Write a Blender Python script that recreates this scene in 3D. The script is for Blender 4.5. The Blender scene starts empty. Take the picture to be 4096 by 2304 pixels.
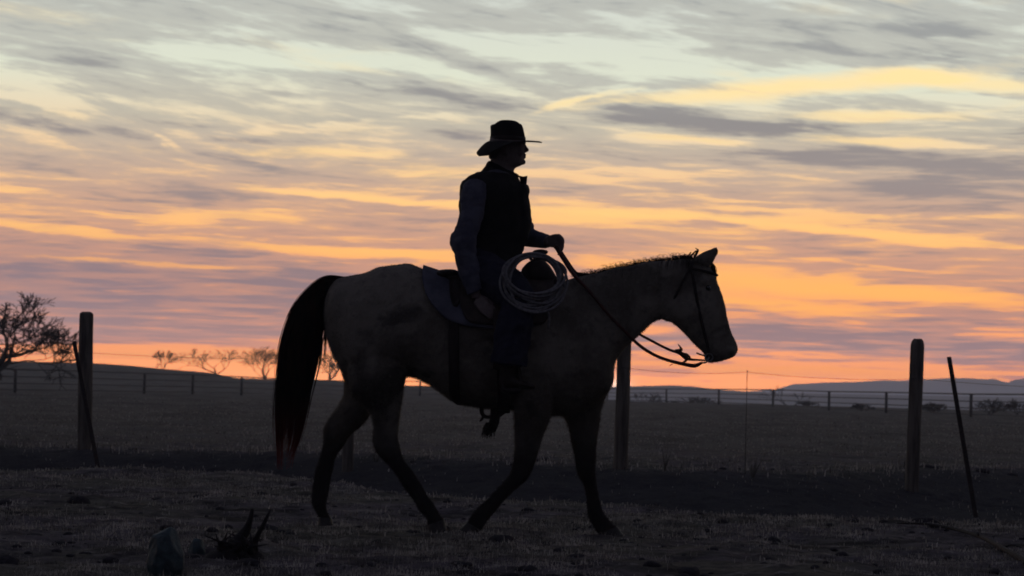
import bpy, math, random
import numpy as np
from mathutils import Vector, Matrix
random.seed(7); RNG = np.random.default_rng(7)
scene = bpy.context.scene; col = scene.collection
# ------------------------------------------------------------------ camera model
F = 8871.0; CAMH = 0.85; PITCH = math.atan(405 / F); ROLL = 0.025; YH = 13.1
_Rw = Vector((1, 0, 0)); _Uw = Vector((0, -math.sin(PITCH), math.cos(PITCH))); _Fw = Vector((0, math.cos(PITCH), math.sin(PITCH)))
CR = _Rw * math.cos(ROLL) + _Uw * math.sin(ROLL); CU = -_Rw * math.sin(ROLL) + _Uw * math.cos(ROLL)
CAM = Vector((0, 0, CAMH))
def raydir(u, v): return _Fw + CR * ((u - 2048) / F) - CU * ((v - 1152) / F)
def at(u, v, Y):
    d = raydir(u, v); return CAM + d * (Y / d.y)
def px(u, v, y=0.0): return at(u, v, YH + y)      # a point of the rider and horse, y metres beyond their middle plane
def azel(u, v):
    d = raydir(u, v).normalized(); return math.degrees(math.atan2(d.x, d.y)), math.degrees(math.asin(d.z))
cd = bpy.data.cameras.new('camera'); co = bpy.data.objects.new('camera', cd); col.objects.link(co); scene.camera = co
cd.sensor_width = 36; cd.lens = 36 * F / 4096; cd.clip_start = 0.1; cd.clip_end = 40000
m = Matrix((CR, CU, -_Fw)).transposed().to_4x4(); m.translation = CAM; co.matrix_world = m
cd.dof.use_dof = True; cd.dof.focus_distance = 13.1; cd.dof.aperture_fstop = 6.5
# ------------------------------------------------------------------ helpers
def lin(c):
    return tuple((x / 255 / 12.92) if x / 255 <= .04045 else ((x / 255 + .055) / 1.055) ** 2.4 for x in c)
def tag(o, label=None, cat=None, group=None, kind=None):
    if label: o['label'] = label
    if cat: o['category'] = cat
    if group: o['group'] = group
    if kind: o['kind'] = kind
    return o
def empty(name, loc, label=None, cat=None, group=None):
    o = bpy.data.objects.new(name, None); col.objects.link(o); o.location = loc; o.empty_display_size = .1
    return tag(o, label, cat, group)
def origin_of(p):
    v = Vector((0, 0, 0))
    while p is not None: v += Vector(p.location); p = p.parent
    return v
def mesh_obj(name, me, mat, parent=None, loc=None):
    """links me (world coordinates) as one object; loc/parent origin are subtracted from the vertices"""
    base = origin_of(parent); o = bpy.data.objects.new(name, me)
    off = Vector(loc) if loc is not None else base
    if off.length > 0: me.transform(Matrix.Translation(-off))
    o.location = off - base; o.parent = parent
    if mat: me.materials.clear(); me.materials.append(mat)
    col.objects.link(o); return o
def catmull(P, k):
    P = np.asarray(P, float); n = len(P); out = []
    Q = np.vstack([2 * P[0] - P[1], P, 2 * P[-1] - P[-2]])
    for i in range(n - 1):
        a, b, c, d = Q[i], Q[i + 1], Q[i + 2], Q[i + 3]
        for j in range(k):
            t = j / k
            out.append(.5 * (2 * b + (c - a) * t + (2 * a - 5 * b + 4 * c - d) * t * t + (3 * b - a - 3 * c + d) * t ** 3))
    out.append(P[-1]); return np.array(out)
class MB:
    def __init__(s): s.v = []; s.f = []
    def rings(s, rings, cap=True, closed=True):
        n = len(rings[0]); b = len(s.v)
        for r in rings: s.v.extend([tuple(p) for p in r])
        for i in range(len(rings) - 1):
            for j in range(n if closed else n - 1):
                k = (j + 1) % n
                s.f.append((b + i * n + j, b + i * n + k, b + (i + 1) * n + k, b + (i + 1) * n + j))
        if cap:
            for i, rev in ((0, True), (len(rings) - 1, False)):
                c = np.mean(np.array([list(p) for p in rings[i]]), axis=0); ci = len(s.v); s.v.append(tuple(c))
                for j in range(n):
                    k = (j + 1) % n; a, d = b + i * n + j, b + i * n + k
                    s.f.append((ci, d, a) if rev else (ci, a, d))
        return s
    def loft(s, secs, k=4, seg=24, ex=2.2, grow=0.0):
        """secs: (u1,v1,u2,v2,halfwidth,yoff) contour point pairs in photo pixels"""
        rows = [(*px(a[0], a[1], a[5] if len(a) > 5 else 0), *px(a[2], a[3], a[5] if len(a) > 5 else 0), a[4]) for a in secs]
        R = catmull(rows, k); rr = []
        for r in R:
            A, B, w = r[:3], r[3:6], max(r[6], .002) + grow
            C = (A + B) / 2; h = (A - B) / 2; L = np.linalg.norm(h) + 1e-9; h = h * (1 + grow / L); ring = []
            for j in range(seg):
                t = 2 * math.pi * j / seg; c, q = math.cos(t), math.sin(t)
                c = math.copysign(abs(c) ** (2 / ex), c); q = math.copysign(abs(q) ** (2 / ex), q)
                ring.append(C + h * c + np.array((0, w * q, 0)))
            rr.append(ring)
        return s.rings(rr)
    def tube(s, pts, rad, seg=12, k=4, cap=True, smooth=True, flat=1.0, flat_axis=(0, 1, 0)):
        if not hasattr(rad, '__len__'): rad = [rad] * len(pts)
        R = np.array([(*p, r) for p, r in zip(pts, rad)], float)
        if smooth and len(pts) > 2: R = catmull(R, k)
        P = R[:, :3]; T = np.gradient(P, axis=0); T /= (np.linalg.norm(T, axis=1)[:, None] + 1e-12)
        up = np.array((0, 1, 0.)) if abs(T[0][1]) < .9 else np.array((1, 0, 0.)); rr = []
        fa = np.array(flat_axis, float)
        for i in range(len(P)):
            n = up - T[i] * np.dot(up, T[i]); n /= (np.linalg.norm(n) + 1e-12); b = np.cross(T[i], n); up = n
            ring = []
            for j in range(seg):
                t = 2 * math.pi * j / seg; o = (n * math.cos(t) + b * math.sin(t)) * max(R[i, 3], 1e-4)
                if flat != 1: o = o - fa * np.dot(o, fa) * (1 - flat)
                ring.append(P[i] + o)
            rr.append(ring)
        return s.rings(rr, cap)
    def ball(s, c, r, seg=14, rot=None):
        r = (r, r, r) if not hasattr(r, '__len__') else r; rr = []
        for i in range(1, seg):
            a = math.pi * i / seg; ring = []
            for j in range(seg):
                t = 2 * math.pi * j / seg
                p = Vector((r[0] * math.sin(a) * math.cos(t), r[1] * math.sin(a) * math.sin(t), r[2] * math.cos(a)))
                if rot: p = rot @ p
                ring.append(Vector(c) + p)
            rr.append(ring)
        return s.rings(rr)
    def box(s, c, h, rot=None, bev=.0):
        c = Vector(c); b = len(s.v)
        for dz in (-1, 1):
            for dx, dy in ((-1, -1), (1, -1), (1, 1), (-1, 1)):
                p = Vector((dx * h[0], dy * h[1], dz * h[2]))
                if rot: p = rot @ p
                s.v.append(tuple(c + p))
        for q in ((0, 3, 2, 1), (4, 5, 6, 7), (0, 1, 5, 4), (1, 2, 6, 5), (2, 3, 7, 6), (3, 0, 4, 7)): s.f.append(tuple(b + i for i in q))
        return s
    def mesh(s, name, smooth=True):
        me = bpy.data.meshes.new(name); me.from_pydata([tuple(map(float, p)) for p in s.v], [], s.f); me.validate(); me.update()
        if smooth: me.polygons.foreach_set('use_smooth', [True] * len(me.polygons))
        return me
    def build(s, name, mat, parent=None, loc=None, smooth=True): return mesh_obj(name, s.mesh(name, smooth), mat, parent, loc)
    def fused(s, name, mat, parent=None, loc=None, voxel=.006, smooth=4, sub=False):
        me = s.mesh(name); t = bpy.data.objects.new('tmp', me); col.objects.link(t)
        r = t.modifiers.new('r', 'REMESH'); r.mode = 'VOXEL'; r.voxel_size = voxel
        q = t.modifiers.new('s', 'SMOOTH'); q.iterations = smooth; q.factor = .5
        dg = bpy.context.evaluated_depsgraph_get(); dg.update()
        me2 = bpy.data.meshes.new_from_object(t.evaluated_get(dg)); me2.name = name
        bpy.data.objects.remove(t); bpy.data.meshes.remove(me)
        me2.polygons.foreach_set('use_smooth', [True] * len(me2.polygons))
        return mesh_obj(name, me2, mat, parent, loc)
def raw_mesh(name, V, T, smooth=False):
    """numpy verts + triangles"""
    me = bpy.data.meshes.new(name); nt = len(T); w = T.shape[1]
    me.vertices.add(len(V)); me.vertices.foreach_set('co', np.asarray(V, np.float32).ravel())
    me.loops.add(nt * w); me.loops.foreach_set('vertex_index', np.asarray(T, np.int32).ravel())
    me.polygons.add(nt); me.polygons.foreach_set('loop_start', np.arange(0, nt * w, w, dtype=np.int32))
    me.polygons.foreach_set('loop_total', np.full(nt, w, dtype=np.int32))
    me.polygons.foreach_set('use_smooth', np.full(nt, smooth)); me.update(calc_edges=True); return me
def vnoise(x, y, seed=0):
    xi = np.floor(x).astype(np.int64); yi = np.floor(y).astype(np.int64); fx = x - xi; fy = y - yi
    fx = fx * fx * (3 - 2 * fx); fy = fy * fy * (3 - 2 * fy)
    def h(a, b):
        n = (a * 374761393 + b * 668265263 + seed * 974711) & 0x7fffffff
        n = ((n ^ (n >> 13)) * 1274126177) & 0x7fffffff; n = (n ^ (n >> 16)) & 0xffff; return n / 65535.0
    return (h(xi, yi) * (1 - fx) + h(xi + 1, yi) * fx) * (1 - fy) + (h(xi, yi + 1) * (1 - fx) + h(xi + 1, yi + 1) * fx) * fy
def fbm(x, y, o=4, seed=0):
    t = 0; a = .5
    for i in range(o): t = t + a * (vnoise(x * 2 ** i + 17.3 * i, y * 2 ** i + 9.1 * i, seed + i) - .5); a *= .5
    return t
# ------------------------------------------------------------------ materials
class NT:
    def __init__(s, nt): s.nt = nt; s.n = nt.nodes; s.l = nt.links
    def new(s, t, **kw):
        n = s.n.new(t)
        for k, v in kw.items(): setattr(n, k, v)
        return n
    def put(s, sock, v):
        if hasattr(v, 'is_output') or hasattr(v, 'links'): s.l.new(v, sock)
        else: sock.default_value = v
    def m(s, op, a, b=None, c=None, clamp=False):
        n = s.new('ShaderNodeMath', operation=op, use_clamp=clamp); s.put(n.inputs[0], a)
        if b is not None: s.put(n.inputs[1], b)
        if c is not None: s.put(n.inputs[2], c)
        return n.outputs[0]
    def mix(s, f, a, b, blend='MIX'):
        n = s.new('ShaderNodeMix', data_type='RGBA', blend_type=blend); s.put(n.inputs[0], f)
        s.put(n.inputs[6], a if not isinstance(a, tuple) else (*a[:3], 1)); s.put(n.inputs[7], b if not isinstance(b, tuple) else (*b[:3], 1))
        return n.outputs[2]
    def noise(s, vec, scale, detail=4, rough=.5, dist=0):
        n = s.new('ShaderNodeTexNoise'); s.put(n.inputs['Vector'], vec); n.inputs['Scale'].default_value = scale
        n.inputs['Detail'].default_value = detail; n.inputs['Roughness'].default_value = rough; n.inputs['Distortion'].default_value = dist
        return n.outputs['Fac']
    def ramp(s, f, stops, interp='LINEAR'):
        n = s.new('ShaderNodeValToRGB'); cr = n.color_ramp; cr.interpolation = interp
        while len(cr.elements) > 1: cr.elements.remove(cr.elements[-1])
        cr.elements[0].position = stops[0][0]; cr.elements[0].color = (*stops[0][1], 1)
        for p, c in stops[1:]: cr.elements.new(p).color = (*c, 1)
        s.put(n.inputs[0], f); return n.outputs[0]
    def sm(s, v, a, b):
        n = s.new('ShaderNodeMapRange', interpolation_type='SMOOTHSTEP'); s.put(n.inputs[0], v)
        n.inputs[1].default_value = a; n.inputs[2].default_value = b; return n.outputs[0]
def mat(name, c, c2=None, scale=20, rough=.9, bump=.2, stretch=(1, 1, 1), metal=0, spec=.2, zmix=None, sss=0, trans=0):
    """procedural material: two tones mixed by noise with bump; zmix=(z0,z1,colour) blends to colour by object height"""
    ma = bpy.data.materials.new(name); ma.use_nodes = True; t = NT(ma.node_tree); b = t.n['Principled BSDF']
    tc = t.new('ShaderNodeTexCoord'); mp = t.new('ShaderNodeMapping'); mp.inputs['Scale'].default_value = stretch
    t.l.new(tc.outputs['Object'], mp.inputs[0]); f = t.noise(mp.outputs[0], scale, 5, .6)
    cc = t.mix(t.sm(f, .35, .65), c, c2 or tuple(x * .6 for x in c))
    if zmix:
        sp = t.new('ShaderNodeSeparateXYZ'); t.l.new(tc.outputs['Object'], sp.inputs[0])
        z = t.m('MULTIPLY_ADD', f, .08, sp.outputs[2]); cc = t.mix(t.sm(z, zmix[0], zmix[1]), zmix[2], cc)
    t.put(b.inputs['Base Color'], cc); b.inputs['Roughness'].default_value = rough; b.inputs['Metallic'].default_value = metal
    b.inputs['Specular IOR Level'].default_value = spec
    if trans: b.inputs['Transmission Weight'].default_value = trans
    if bump:
        bn = t.new('ShaderNodeBump'); bn.inputs['Strength'].default_value = bump; bn.inputs['Distance'].default_value = .02
        t.l.new(f, bn.inputs['Height']); t.l.new(bn.outputs[0], b.inputs['Normal'])
    return ma
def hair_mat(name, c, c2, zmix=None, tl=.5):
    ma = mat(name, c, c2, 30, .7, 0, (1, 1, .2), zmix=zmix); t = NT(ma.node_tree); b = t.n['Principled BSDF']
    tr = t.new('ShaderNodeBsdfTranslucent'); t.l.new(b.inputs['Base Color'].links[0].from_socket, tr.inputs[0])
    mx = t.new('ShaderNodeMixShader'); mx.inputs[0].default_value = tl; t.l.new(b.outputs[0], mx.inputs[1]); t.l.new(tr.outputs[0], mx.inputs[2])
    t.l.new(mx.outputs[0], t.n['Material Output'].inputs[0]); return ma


def rumple(o, amp, sc, seed=0, stretch=(1, 1, 1)):
    """real folds: push the surface along its normals by noise"""
    me = o.data; n = len(me.vertices); P = np.empty(n * 3, np.float32); me.vertices.foreach_get('co', P); P = P.reshape(-1, 3).astype(float)
    N = np.empty(n * 3, np.float32); me.vertices.foreach_get('normal', N); N = N.reshape(-1, 3); Q = P * np.array(stretch) * sc
    d = fbm(Q[:, 0] + Q[:, 1] * .7 + 31, Q[:, 2] + Q[:, 1] * .5 + 17, 4, seed) + fbm(Q[:, 1] + 57 + Q[:, 0] * .3, Q[:, 2] * 1.1 - Q[:, 0] * .6 + 91, 3, seed + 4)
    me.vertices.foreach_set('co', (P + N * (d * amp * 1.6)[:, None]).astype(np.float32).ravel()); me.update(); return o
def coat_mat(name, base, light, dark, legs, z0, z1, tl=None):
    """mottled horse coat: broad dusty and dark patches, dark lower legs"""
    ma = bpy.data.materials.new(name); ma.use_nodes = True; t = NT(ma.node_tree); b = t.n['Principled BSDF']
    tc = t.new('ShaderNodeTexCoord'); co_ = tc.outputs['Object']; a = t.noise(co_, 2.2, 5, .6); c2 = t.noise(co_, 9, 6, .7); d = t.noise(co_, 60, 3, .6)
    cc = t.mix(t.sm(a, .42, .62), base, light); cc = t.mix(t.m('MULTIPLY', t.sm(t.noise(co_, 3.1, 3, .5, .6), .56, .68), .7), cc, dark)
    cc = t.mix(t.m('MULTIPLY', t.sm(c2, .50, .68), .45), cc, dark); cc = t.mix(t.m('MULTIPLY', t.sm(d, .5, .8), .4), cc, light)
    sp = t.new('ShaderNodeSeparateXYZ'); t.l.new(co_, sp.inputs[0]); z = t.m('ADD', t.m('MULTIPLY_ADD', c2, .22, sp.outputs[2]), -.11)
    cc = t.mix(t.sm(z, z0, z1), legs, cc)
    t.put(b.inputs['Base Color'], cc); b.inputs['Roughness'].default_value = .85; b.inputs['Specular IOR Level'].default_value = .15
    bn = t.new('ShaderNodeBump'); bn.inputs['Strength'].default_value = .6; bn.inputs['Distance'].default_value = .012
    t.l.new(t.m('MULTIPLY_ADD', d, .5, c2), bn.inputs['Height']); t.l.new(bn.outputs[0], b.inputs['Normal'])
    if tl:
        tr = t.new('ShaderNodeBsdfTranslucent'); t.put(tr.inputs[0], cc); mx = t.new('ShaderNodeMixShader'); mx.inputs[0].default_value = tl
        t.l.new(b.outputs[0], mx.inputs[1]); t.l.new(tr.outputs[0], mx.inputs[2]); t.l.new(mx.outputs[0], t.n['Material Output'].inputs[0])
    return ma
# ------------------------------------------------------------------ world: dusk sky with streaky cloud
w = bpy.data.worlds.new('World'); scene.world = w; w.use_nodes = True
t = NT(w.node_tree); bg = t.n['Background']
SUN_AZ, SUN_EL = azel(1450, 1530)[0], 0.6
tc = t.new('ShaderNodeTexCoord'); sp = t.new('ShaderNodeSeparateXYZ'); t.l.new(tc.outputs['Generated'], sp.inputs[0])
X, Y, Z = sp.outputs
az = t.m('MULTIPLY', t.m('ARCTAN2', X, Y), 57.2958); el = t.m('MULTIPLY', t.m('ARCSINE', Z), 57.2958)
elc = t.m('MAXIMUM', el, -1.0)
cb = t.new('ShaderNodeCombineXYZ'); t.put(cb.inputs[0], az); t.put(cb.inputs[1], el); AE = cb.outputs[0]
# streak space: finer towards the horizon
ls = t.m('MULTIPLY', t.m('LOGARITHM', t.m('ADD', elc, 3.0), 2.718), 9.0)
ls = t.m('ADD', ls, t.m('MULTIPLY', t.m('MULTIPLY', az, .085), t.sm(el, 4.0, 8.0)))   # the high streaks slant down to the right
def streak(sx, sy, seed, shear=0.0, warp=0.0):
    yy = t.m('MULTIPLY_ADD', az, shear, ls)
    if warp:
        wn = t.new('ShaderNodeCombineXYZ'); t.put(wn.inputs[0], t.m('MULTIPLY', az, .13)); t.put(wn.inputs[1], t.m('MULTIPLY', ls, .22)); wn.inputs[2].default_value = seed + 50
        yy = t.m('ADD', yy, t.m('MULTIPLY', t.m('SUBTRACT', t.noise(wn.outputs[0], 1, 2), .5), warp))
    c = t.new('ShaderNodeCombineXYZ'); t.put(c.inputs[0], t.m('MULTIPLY', az, sx)); t.put(c.inputs[1], t.m('MULTIPLY', yy, sy)); c.inputs[2].default_value = seed
    return c.outputs[0]
nA = t.noise(streak(.11, .60, 3.1, 0, 1.6), 1, 3, .5)
nB = t.noise(streak(.21, 1.8, 11.7, .02, 1.2), 1, 7, .62, .25)
nC = t.noise(streak(.16, 1.3, 23.3, -.03, 2.4), 1, 4, .6)
nD = t.noise(streak(.42, 4.4, 31.0, -.02, .9), 1, 6, .62, .2)
nE = t.noise(streak(.38, 6.0, 47.0, .01, .8), 1, 5, .6, .15)
# coordinates with wispy displacement for the placed cloud masses
wv = t.new('ShaderNodeTexNoise'); t.l.new(streak(.30, 1.1, 5.5, 0, 1.0), wv.inputs['Vector']); wv.inputs['Scale'].default_value = 1; wv.inputs['Detail'].default_value = 7; wv.inputs['Roughness'].default_value = .62
wsub = t.new('ShaderNodeVectorMath', operation='SUBTRACT'); t.l.new(wv.outputs['Color'], wsub.inputs[0]); wsub.inputs[1].default_value = (.5, .5, .5)
wmul = t.new('ShaderNodeVectorMath', operation='MULTIPLY'); t.l.new(wsub.outputs[0], wmul.inputs[0]); wmul.inputs[1].default_value = (3.2, .55, 0)
wadd = t.new('ShaderNodeVectorMath', operation='ADD'); t.l.new(AE, wadd.inputs[0]); t.l.new(wmul.outputs[0], wadd.inputs[1]); AEW = wadd.outputs[0]
def blobs(lst):
    """sum of soft elliptical cloud masses; (u, v, halfwidth px, halfheight px, tilt deg down to the right, weight)"""
    tot = None
    for (u, v, a, b, ang, wt) in lst:
        c = azel(u, v); k = 57.2958 / F
        mp = t.new('ShaderNodeMapping', vector_type='TEXTURE'); t.l.new(AEW, mp.inputs['Vector'])
        mp.inputs['Location'].default_value = (c[0], c[1], 0); mp.inputs['Rotation'].default_value = (0, 0, math.radians(-ang) + ROLL)
        mp.inputs['Scale'].default_value = (a * k * 1.5, b * k * 1.5, 1)
        g = t.new('ShaderNodeTexGradient', gradient_type='SPHERICAL'); t.l.new(mp.outputs[0], g.inputs[0])
        s_ = t.m('SMOOTH_MIN', g.outputs['Fac'], .75, .3)
        tot = t.m('MULTIPLY', s_, wt) if tot is None else t.m('MULTIPLY_ADD', s_, wt, tot)
    return tot
DARK = [ # photograph pixels
 (480,265,330,42,4,.8),(1250,150,500,45,3,.45),(650,60,500,35,6,.45),(350,520,560,50,9,1.0),(650,470,420,22,14,.6),(300,640,420,45,3,.8),(900,760,320,38,6,.85),(420,890,300,22,3,.6),(500,960,420,26,6,.6),
 (2150,330,420,26,15,.7),(1950,300,300,22,12,.5),(1650,360,420,34,8,.5),(2600,465,620,34,5,1.15),(2900,510,420,24,3,.7),(3450,640,760,44,3,1.0),(2950,620,300,40,0,.7),(3900,720,420,60,-2,.8),(3300,760,500,26,2,.5),
 (3100,60,620,46,6,.75),(3800,110,420,50,2,.55),(3700,210,560,34,3,.5),(4000,260,260,24,6,.6),(1900,870,500,24,3,.45),(2700,780,320,22,2,.45),(2500,960,340,36,4,.8),(3400,1010,420,14,5,.6),(3250,1080,420,20,6,.8),
 (350,1080,420,40,2,.8),(500,1160,460,28,2,.7),(700,1210,520,42,1,1.0),(250,1230,380,40,2,.7),(900,1300,420,34,3,.8),(1050,1120,320,40,2,.5),(1250,1060,260,26,4,.5),(300,1370,360,30,2,.6),(800,1345,420,16,2,.5),(1500,1150,500,100,0,.5),
 (3100,1330,620,44,4,1.15),(3700,1370,520,46,3,1.0),(4000,1420,300,46,2,.7),(2700,1345,300,26,2,.7),(3900,1240,320,18,4,.45),(2900,900,320,20,2,.4)]
LIGHT = [
 (3150,352,760,42,-4,-1.3),(3850,330,460,36,6,-1.1),(2330,398,170,18,-16,-1.1),(2750,255,620,62,6,-1.3),(2300,210,520,60,8,-1.0),(1350,215,420,34,10,-.9),(1000,230,420,30,4,-.7),(2000,230,420,44,12,-.8),(250,370,520,34,12,-.9),(820,340,360,26,6,-.4),
 (120,405,260,14,14,-1.0),(680,565,130,14,20,-1.1),(1150,520,520,16,-3,-.9),(1300,610,300,26,3,-.8),(1550,480,240,12,-5,-.8),(1750,700,420,50,4,-.7),(1500,795,520,16,5,-1.1),(2250,690,320,40,4,-.6),(3450,470,360,24,1,-1.1),(3500,560,360,22,6,-.9),(2780,560,190,14,4,-1.1),
 (3950,460,240,14,8,-.9),(2350,860,340,40,3,-.9),(2700,860,420,20,3,-.9),(3300,850,420,12,4,-.8),(3450,935,560,18,6,-1.2),(3200,925,280,10,2,-.8),(120,770,220,14,4,-.8),(250,915,320,20,8,-1.1),(550,1050,480,8,3,-1.3),(1250,1000,420,22,4,-1.1),(900,860,420,14,4,-.6),
 (250,1150,180,12,4,-.6),(1000,1225,300,10,3,-.6),(1650,1010,320,20,2,-.8),(2450,1060,220,30,10,-.8),(3200,1140,560,44,4,-1.2),(3700,1190,420,34,4,-1.1),(3150,1230,360,26,6,-1.2),(2640,1330,130,30,0,-1.0),(3000,1105,240,10,5,-.9),(3500,1060,300,8,4,-1.0),
 (700,1400,560,20,2,-1.8),(850,1440,560,44,1,-1.6),(3050,1412,420,7,3,-1.4),(3300,1445,460,9,2,-1.5),(2900,1465,420,12,2,-1.5),(3300,1490,420,14,2,-1.6),(2700,1535,520,10,3,-1.6),(3900,1505,420,8,0,-1.2),(3600,1470,420,8,1,-1.2),(1500,1480,500,60,0,-1.0)]
GOLD = [ (3150,352,740,38,-4,1.2),(3900,332,400,34,6,1.0),(2330,398,160,16,-16,.6),(3450,470,330,18,1,.9),(3500,560,320,18,6,.7),(2780,560,180,12,4,.7),(2350,860,340,34,3,.8),(2700,860,420,18,3,.7),(3450,935,540,16,6,1.0),(1750,700,400,40,4,.45),
 (1500,795,500,14,5,.8),(1650,1010,320,18,2,.8),(1250,1000,420,18,4,.7),(550,1050,460,8,3,.6),(250,915,300,16,8,.7),(3200,1140,560,40,4,1.2),(3700,1190,420,30,4,.9),(3150,1230,360,24,6,1.2),(850,1440,520,40,1,1.1),(2900,1465,420,10,2,1.0),(3300,1490,420,12,2,1.2),(1300,610,280,20,3,.5)]
dk = blobs(DARK); lt = blobs(LIGHT); gd = blobs(GOLD)
f = t.m('MULTIPLY_ADD', t.m('SUBTRACT', nA, .5), 1.3, .33)
f = t.m('MULTIPLY_ADD', t.m('SUBTRACT', nB, .5), 3.2, f)
lowk = t.m('MULTIPLY_ADD', t.m('SUBTRACT', 1.0, t.sm(el, .8, 2.6)), 3.4, 2.0)
f = t.m('MULTIPLY_ADD', t.m('SUBTRACT', nD, .5), lowk, f)
f = t.m('ADD', t.m('ADD', f, t.m('MULTIPLY', dk, .8)), t.m('MULTIPLY', lt, .72))
f = t.m('ADD', f, t.m('MULTIPLY', t.m('SUBTRACT', 1.0, t.sm(el, .5, 1.0)), -.6))
e01 = t.m('DIVIDE', t.m('MAXIMUM', el, 0), 12.0, clamp=True)
def st(lst): return [(e / 12.0, lin(c)) for e, c in lst]
lit = t.ramp(e01, st([(0, (255, 150, 70)), (.5, (255, 148, 66)), (1.2, (252, 154, 90)), (2.2, (250, 160, 88)), (3.2, (252, 174, 98)), (4.5, (250, 190, 120)), (5.6, (242, 199, 147)), (6.8, (228, 210, 176)), (8, (217, 221, 200)), (10, (206, 211, 201)), (12, (175, 188, 190))]))
mid = t.ramp(e01, st([(0, (225, 115, 68)), (.5, (198, 114, 86)), (1.2, (176, 126, 114)), (2.5, (188, 134, 112)), (3.4, (198, 146, 120)), (4.5, (198, 156, 130)), (5.6, (190, 166, 146)), (6.8, (188, 180, 162)), (8, (186, 186, 174)), (10, (182, 184, 176)), (12, (160, 168, 168))]))
shd = t.ramp(e01, st([(0, (190, 105, 90)), (.5, (160, 108, 102)), (1.2, (134, 108, 112)), (2.5, (132, 110, 114)), (4, (150, 126, 122)), (5.5, (148, 136, 132)), (7, (140, 136, 134)), (8.5, (154, 155, 152)), (12, (146, 152, 154))]))
gold = t.ramp(e01, st([(0, (255, 140, 50)), (1.2, (255, 160, 66)), (3, (255, 180, 88)), (5, (255, 206, 128)), (7.5, (255, 224, 158)), (12, (245, 225, 175))]))
c = t.mix(t.sm(f, -.25, .42), lit, mid); c = t.mix(t.sm(f, .46, 1.2), c, shd)
c = t.mix(t.m('MULTIPLY', t.m('MULTIPLY', t.sm(nE, .54, .72), t.m('SUBTRACT', 1.0, t.sm(f, .7, 1.1))), .5), c, lit); c = t.mix(t.m('MULTIPLY', t.m('SUBTRACT', 1.0, t.sm(nE, .28, .46)), .3), c, shd)
gf = t.m('MULTIPLY', t.m('MULTIPLY', t.m('ADD', gd, t.m('MULTIPLY', t.sm(nC, .54, .8), .35)), 1.0, clamp=True), t.m('SUBTRACT', 1.0, t.sm(f, .0, .8)), clamp=True)
c = t.mix(gf, c, gold)
# the left low sky is deeper purple
lp = t.m('MULTIPLY', t.m('SUBTRACT', 1.0, t.sm(az, -13, -2)), t.m('MULTIPLY', t.sm(el, .75, 1.2), t.m('SUBTRACT', 1.0, t.sm(el, 2.4, 4.2))))
c = t.mix(t.m('MULTIPLY', lp, .45), c, lin((128, 112, 122)))
# afterglow where the sun has just gone, and the brightening of the last degree over the land
sd = (math.sin(math.radians(SUN_AZ)) * math.cos(math.radians(.3)), math.cos(math.radians(SUN_AZ)) * math.cos(math.radians(.3)), math.sin(math.radians(.3)))
g1 = t.m('POWER', t.m('DIVIDE', t.m('SUBTRACT', az, SUN_AZ), 6.0), 2.0); g2 = t.m('POWER', t.m('DIVIDE', el, .62), 2.0)
glow = t.m('EXPONENT', t.m('MULTIPLY', t.m('SQRT', t.m('ADD', g1, g2)), -1.0))
c = t.mix(t.m('MULTIPLY', glow, .85), c, (1.15, .40, .095))
g1 = t.m('POWER', t.m('DIVIDE', t.m('SUBTRACT', az, azel(2460, 1530)[0]), .35), 2.0); g2 = t.m('POWER', t.m('DIVIDE', t.m('SUBTRACT', el, .15), .22), 2.0); glow2 = t.m('EXPONENT', t.m('MULTIPLY', t.m('ADD', g1, g2), -1.0))
c = t.mix(t.m('MULTIPLY', glow2, .7), c, (1.5, 1.0, .75))
bst = t.m('EXPONENT', t.m('DIVIDE', 1.08, t.m('MAXIMUM', el, .5)))
vm = t.new('ShaderNodeVectorMath', operation='SCALE'); t.l.new(c, vm.inputs[0]); t.put(vm.inputs['Scale'], t.m('MULTIPLY', bst, 1.08)); c = vm.outputs[0]
# dusk: the rest of the sky dome is far dimmer and bluer than the band over the sunset
sky = t.new('ShaderNodeTexSky', sky_type='NISHITA', sun_disc=False); sky.sun_elevation = math.radians(SUN_EL); sky.sun_rotation = math.radians(SUN_AZ)
sky.air_density = 1.2; sky.dust_density = 2
fwd = t.m('MULTIPLY', t.sm(Y, -.2, .93), t.m('SUBTRACT', 1.0, t.sm(el, 11, 34)))
back = t.mix(t.sm(nA, .3, .7), lin((94, 97, 126)), lin((108, 107, 128)))
skyd = t.mix(.5, back, t.mix(1.0, sky.outputs[0], (.05, .05, .05), 'MULTIPLY'))
c = t.mix(fwd, skyd, c)
c = t.mix(t.sm(el, -1.5, -.2), (.012, .012, .014), c)
t.put(bg.inputs[0], c); bg.inputs[1].default_value = 1.0
w.cycles.sampling_method = 'MANUAL'; w.cycles.sample_map_resolution = 1024
# the sun is down: only a trace of warm direct light skims the land from behind the rider
sl = bpy.data.lights.new('sun', 'SUN'); so = bpy.data.objects.new('sun', sl); col.objects.link(so)
sl.energy = .08; sl.angle = math.radians(4); sl.color = (1, .5, .28)
so.rotation_euler = Vector((-sd[0], -sd[1], -math.sin(math.radians(1.2)))).to_track_quat('-Z', 'Y').to_euler()
scene.view_settings.view_transform = 'Standard'; scene.view_settings.look = 'None'; scene.view_settings.exposure = 0; scene.view_settings.gamma = 1
scene.cycles.use_denoising = True; scene.cycles.max_bounces = 6; scene.cycles.filter_width = 1.8; scene.cycles.volume_bounces = 1
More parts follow.
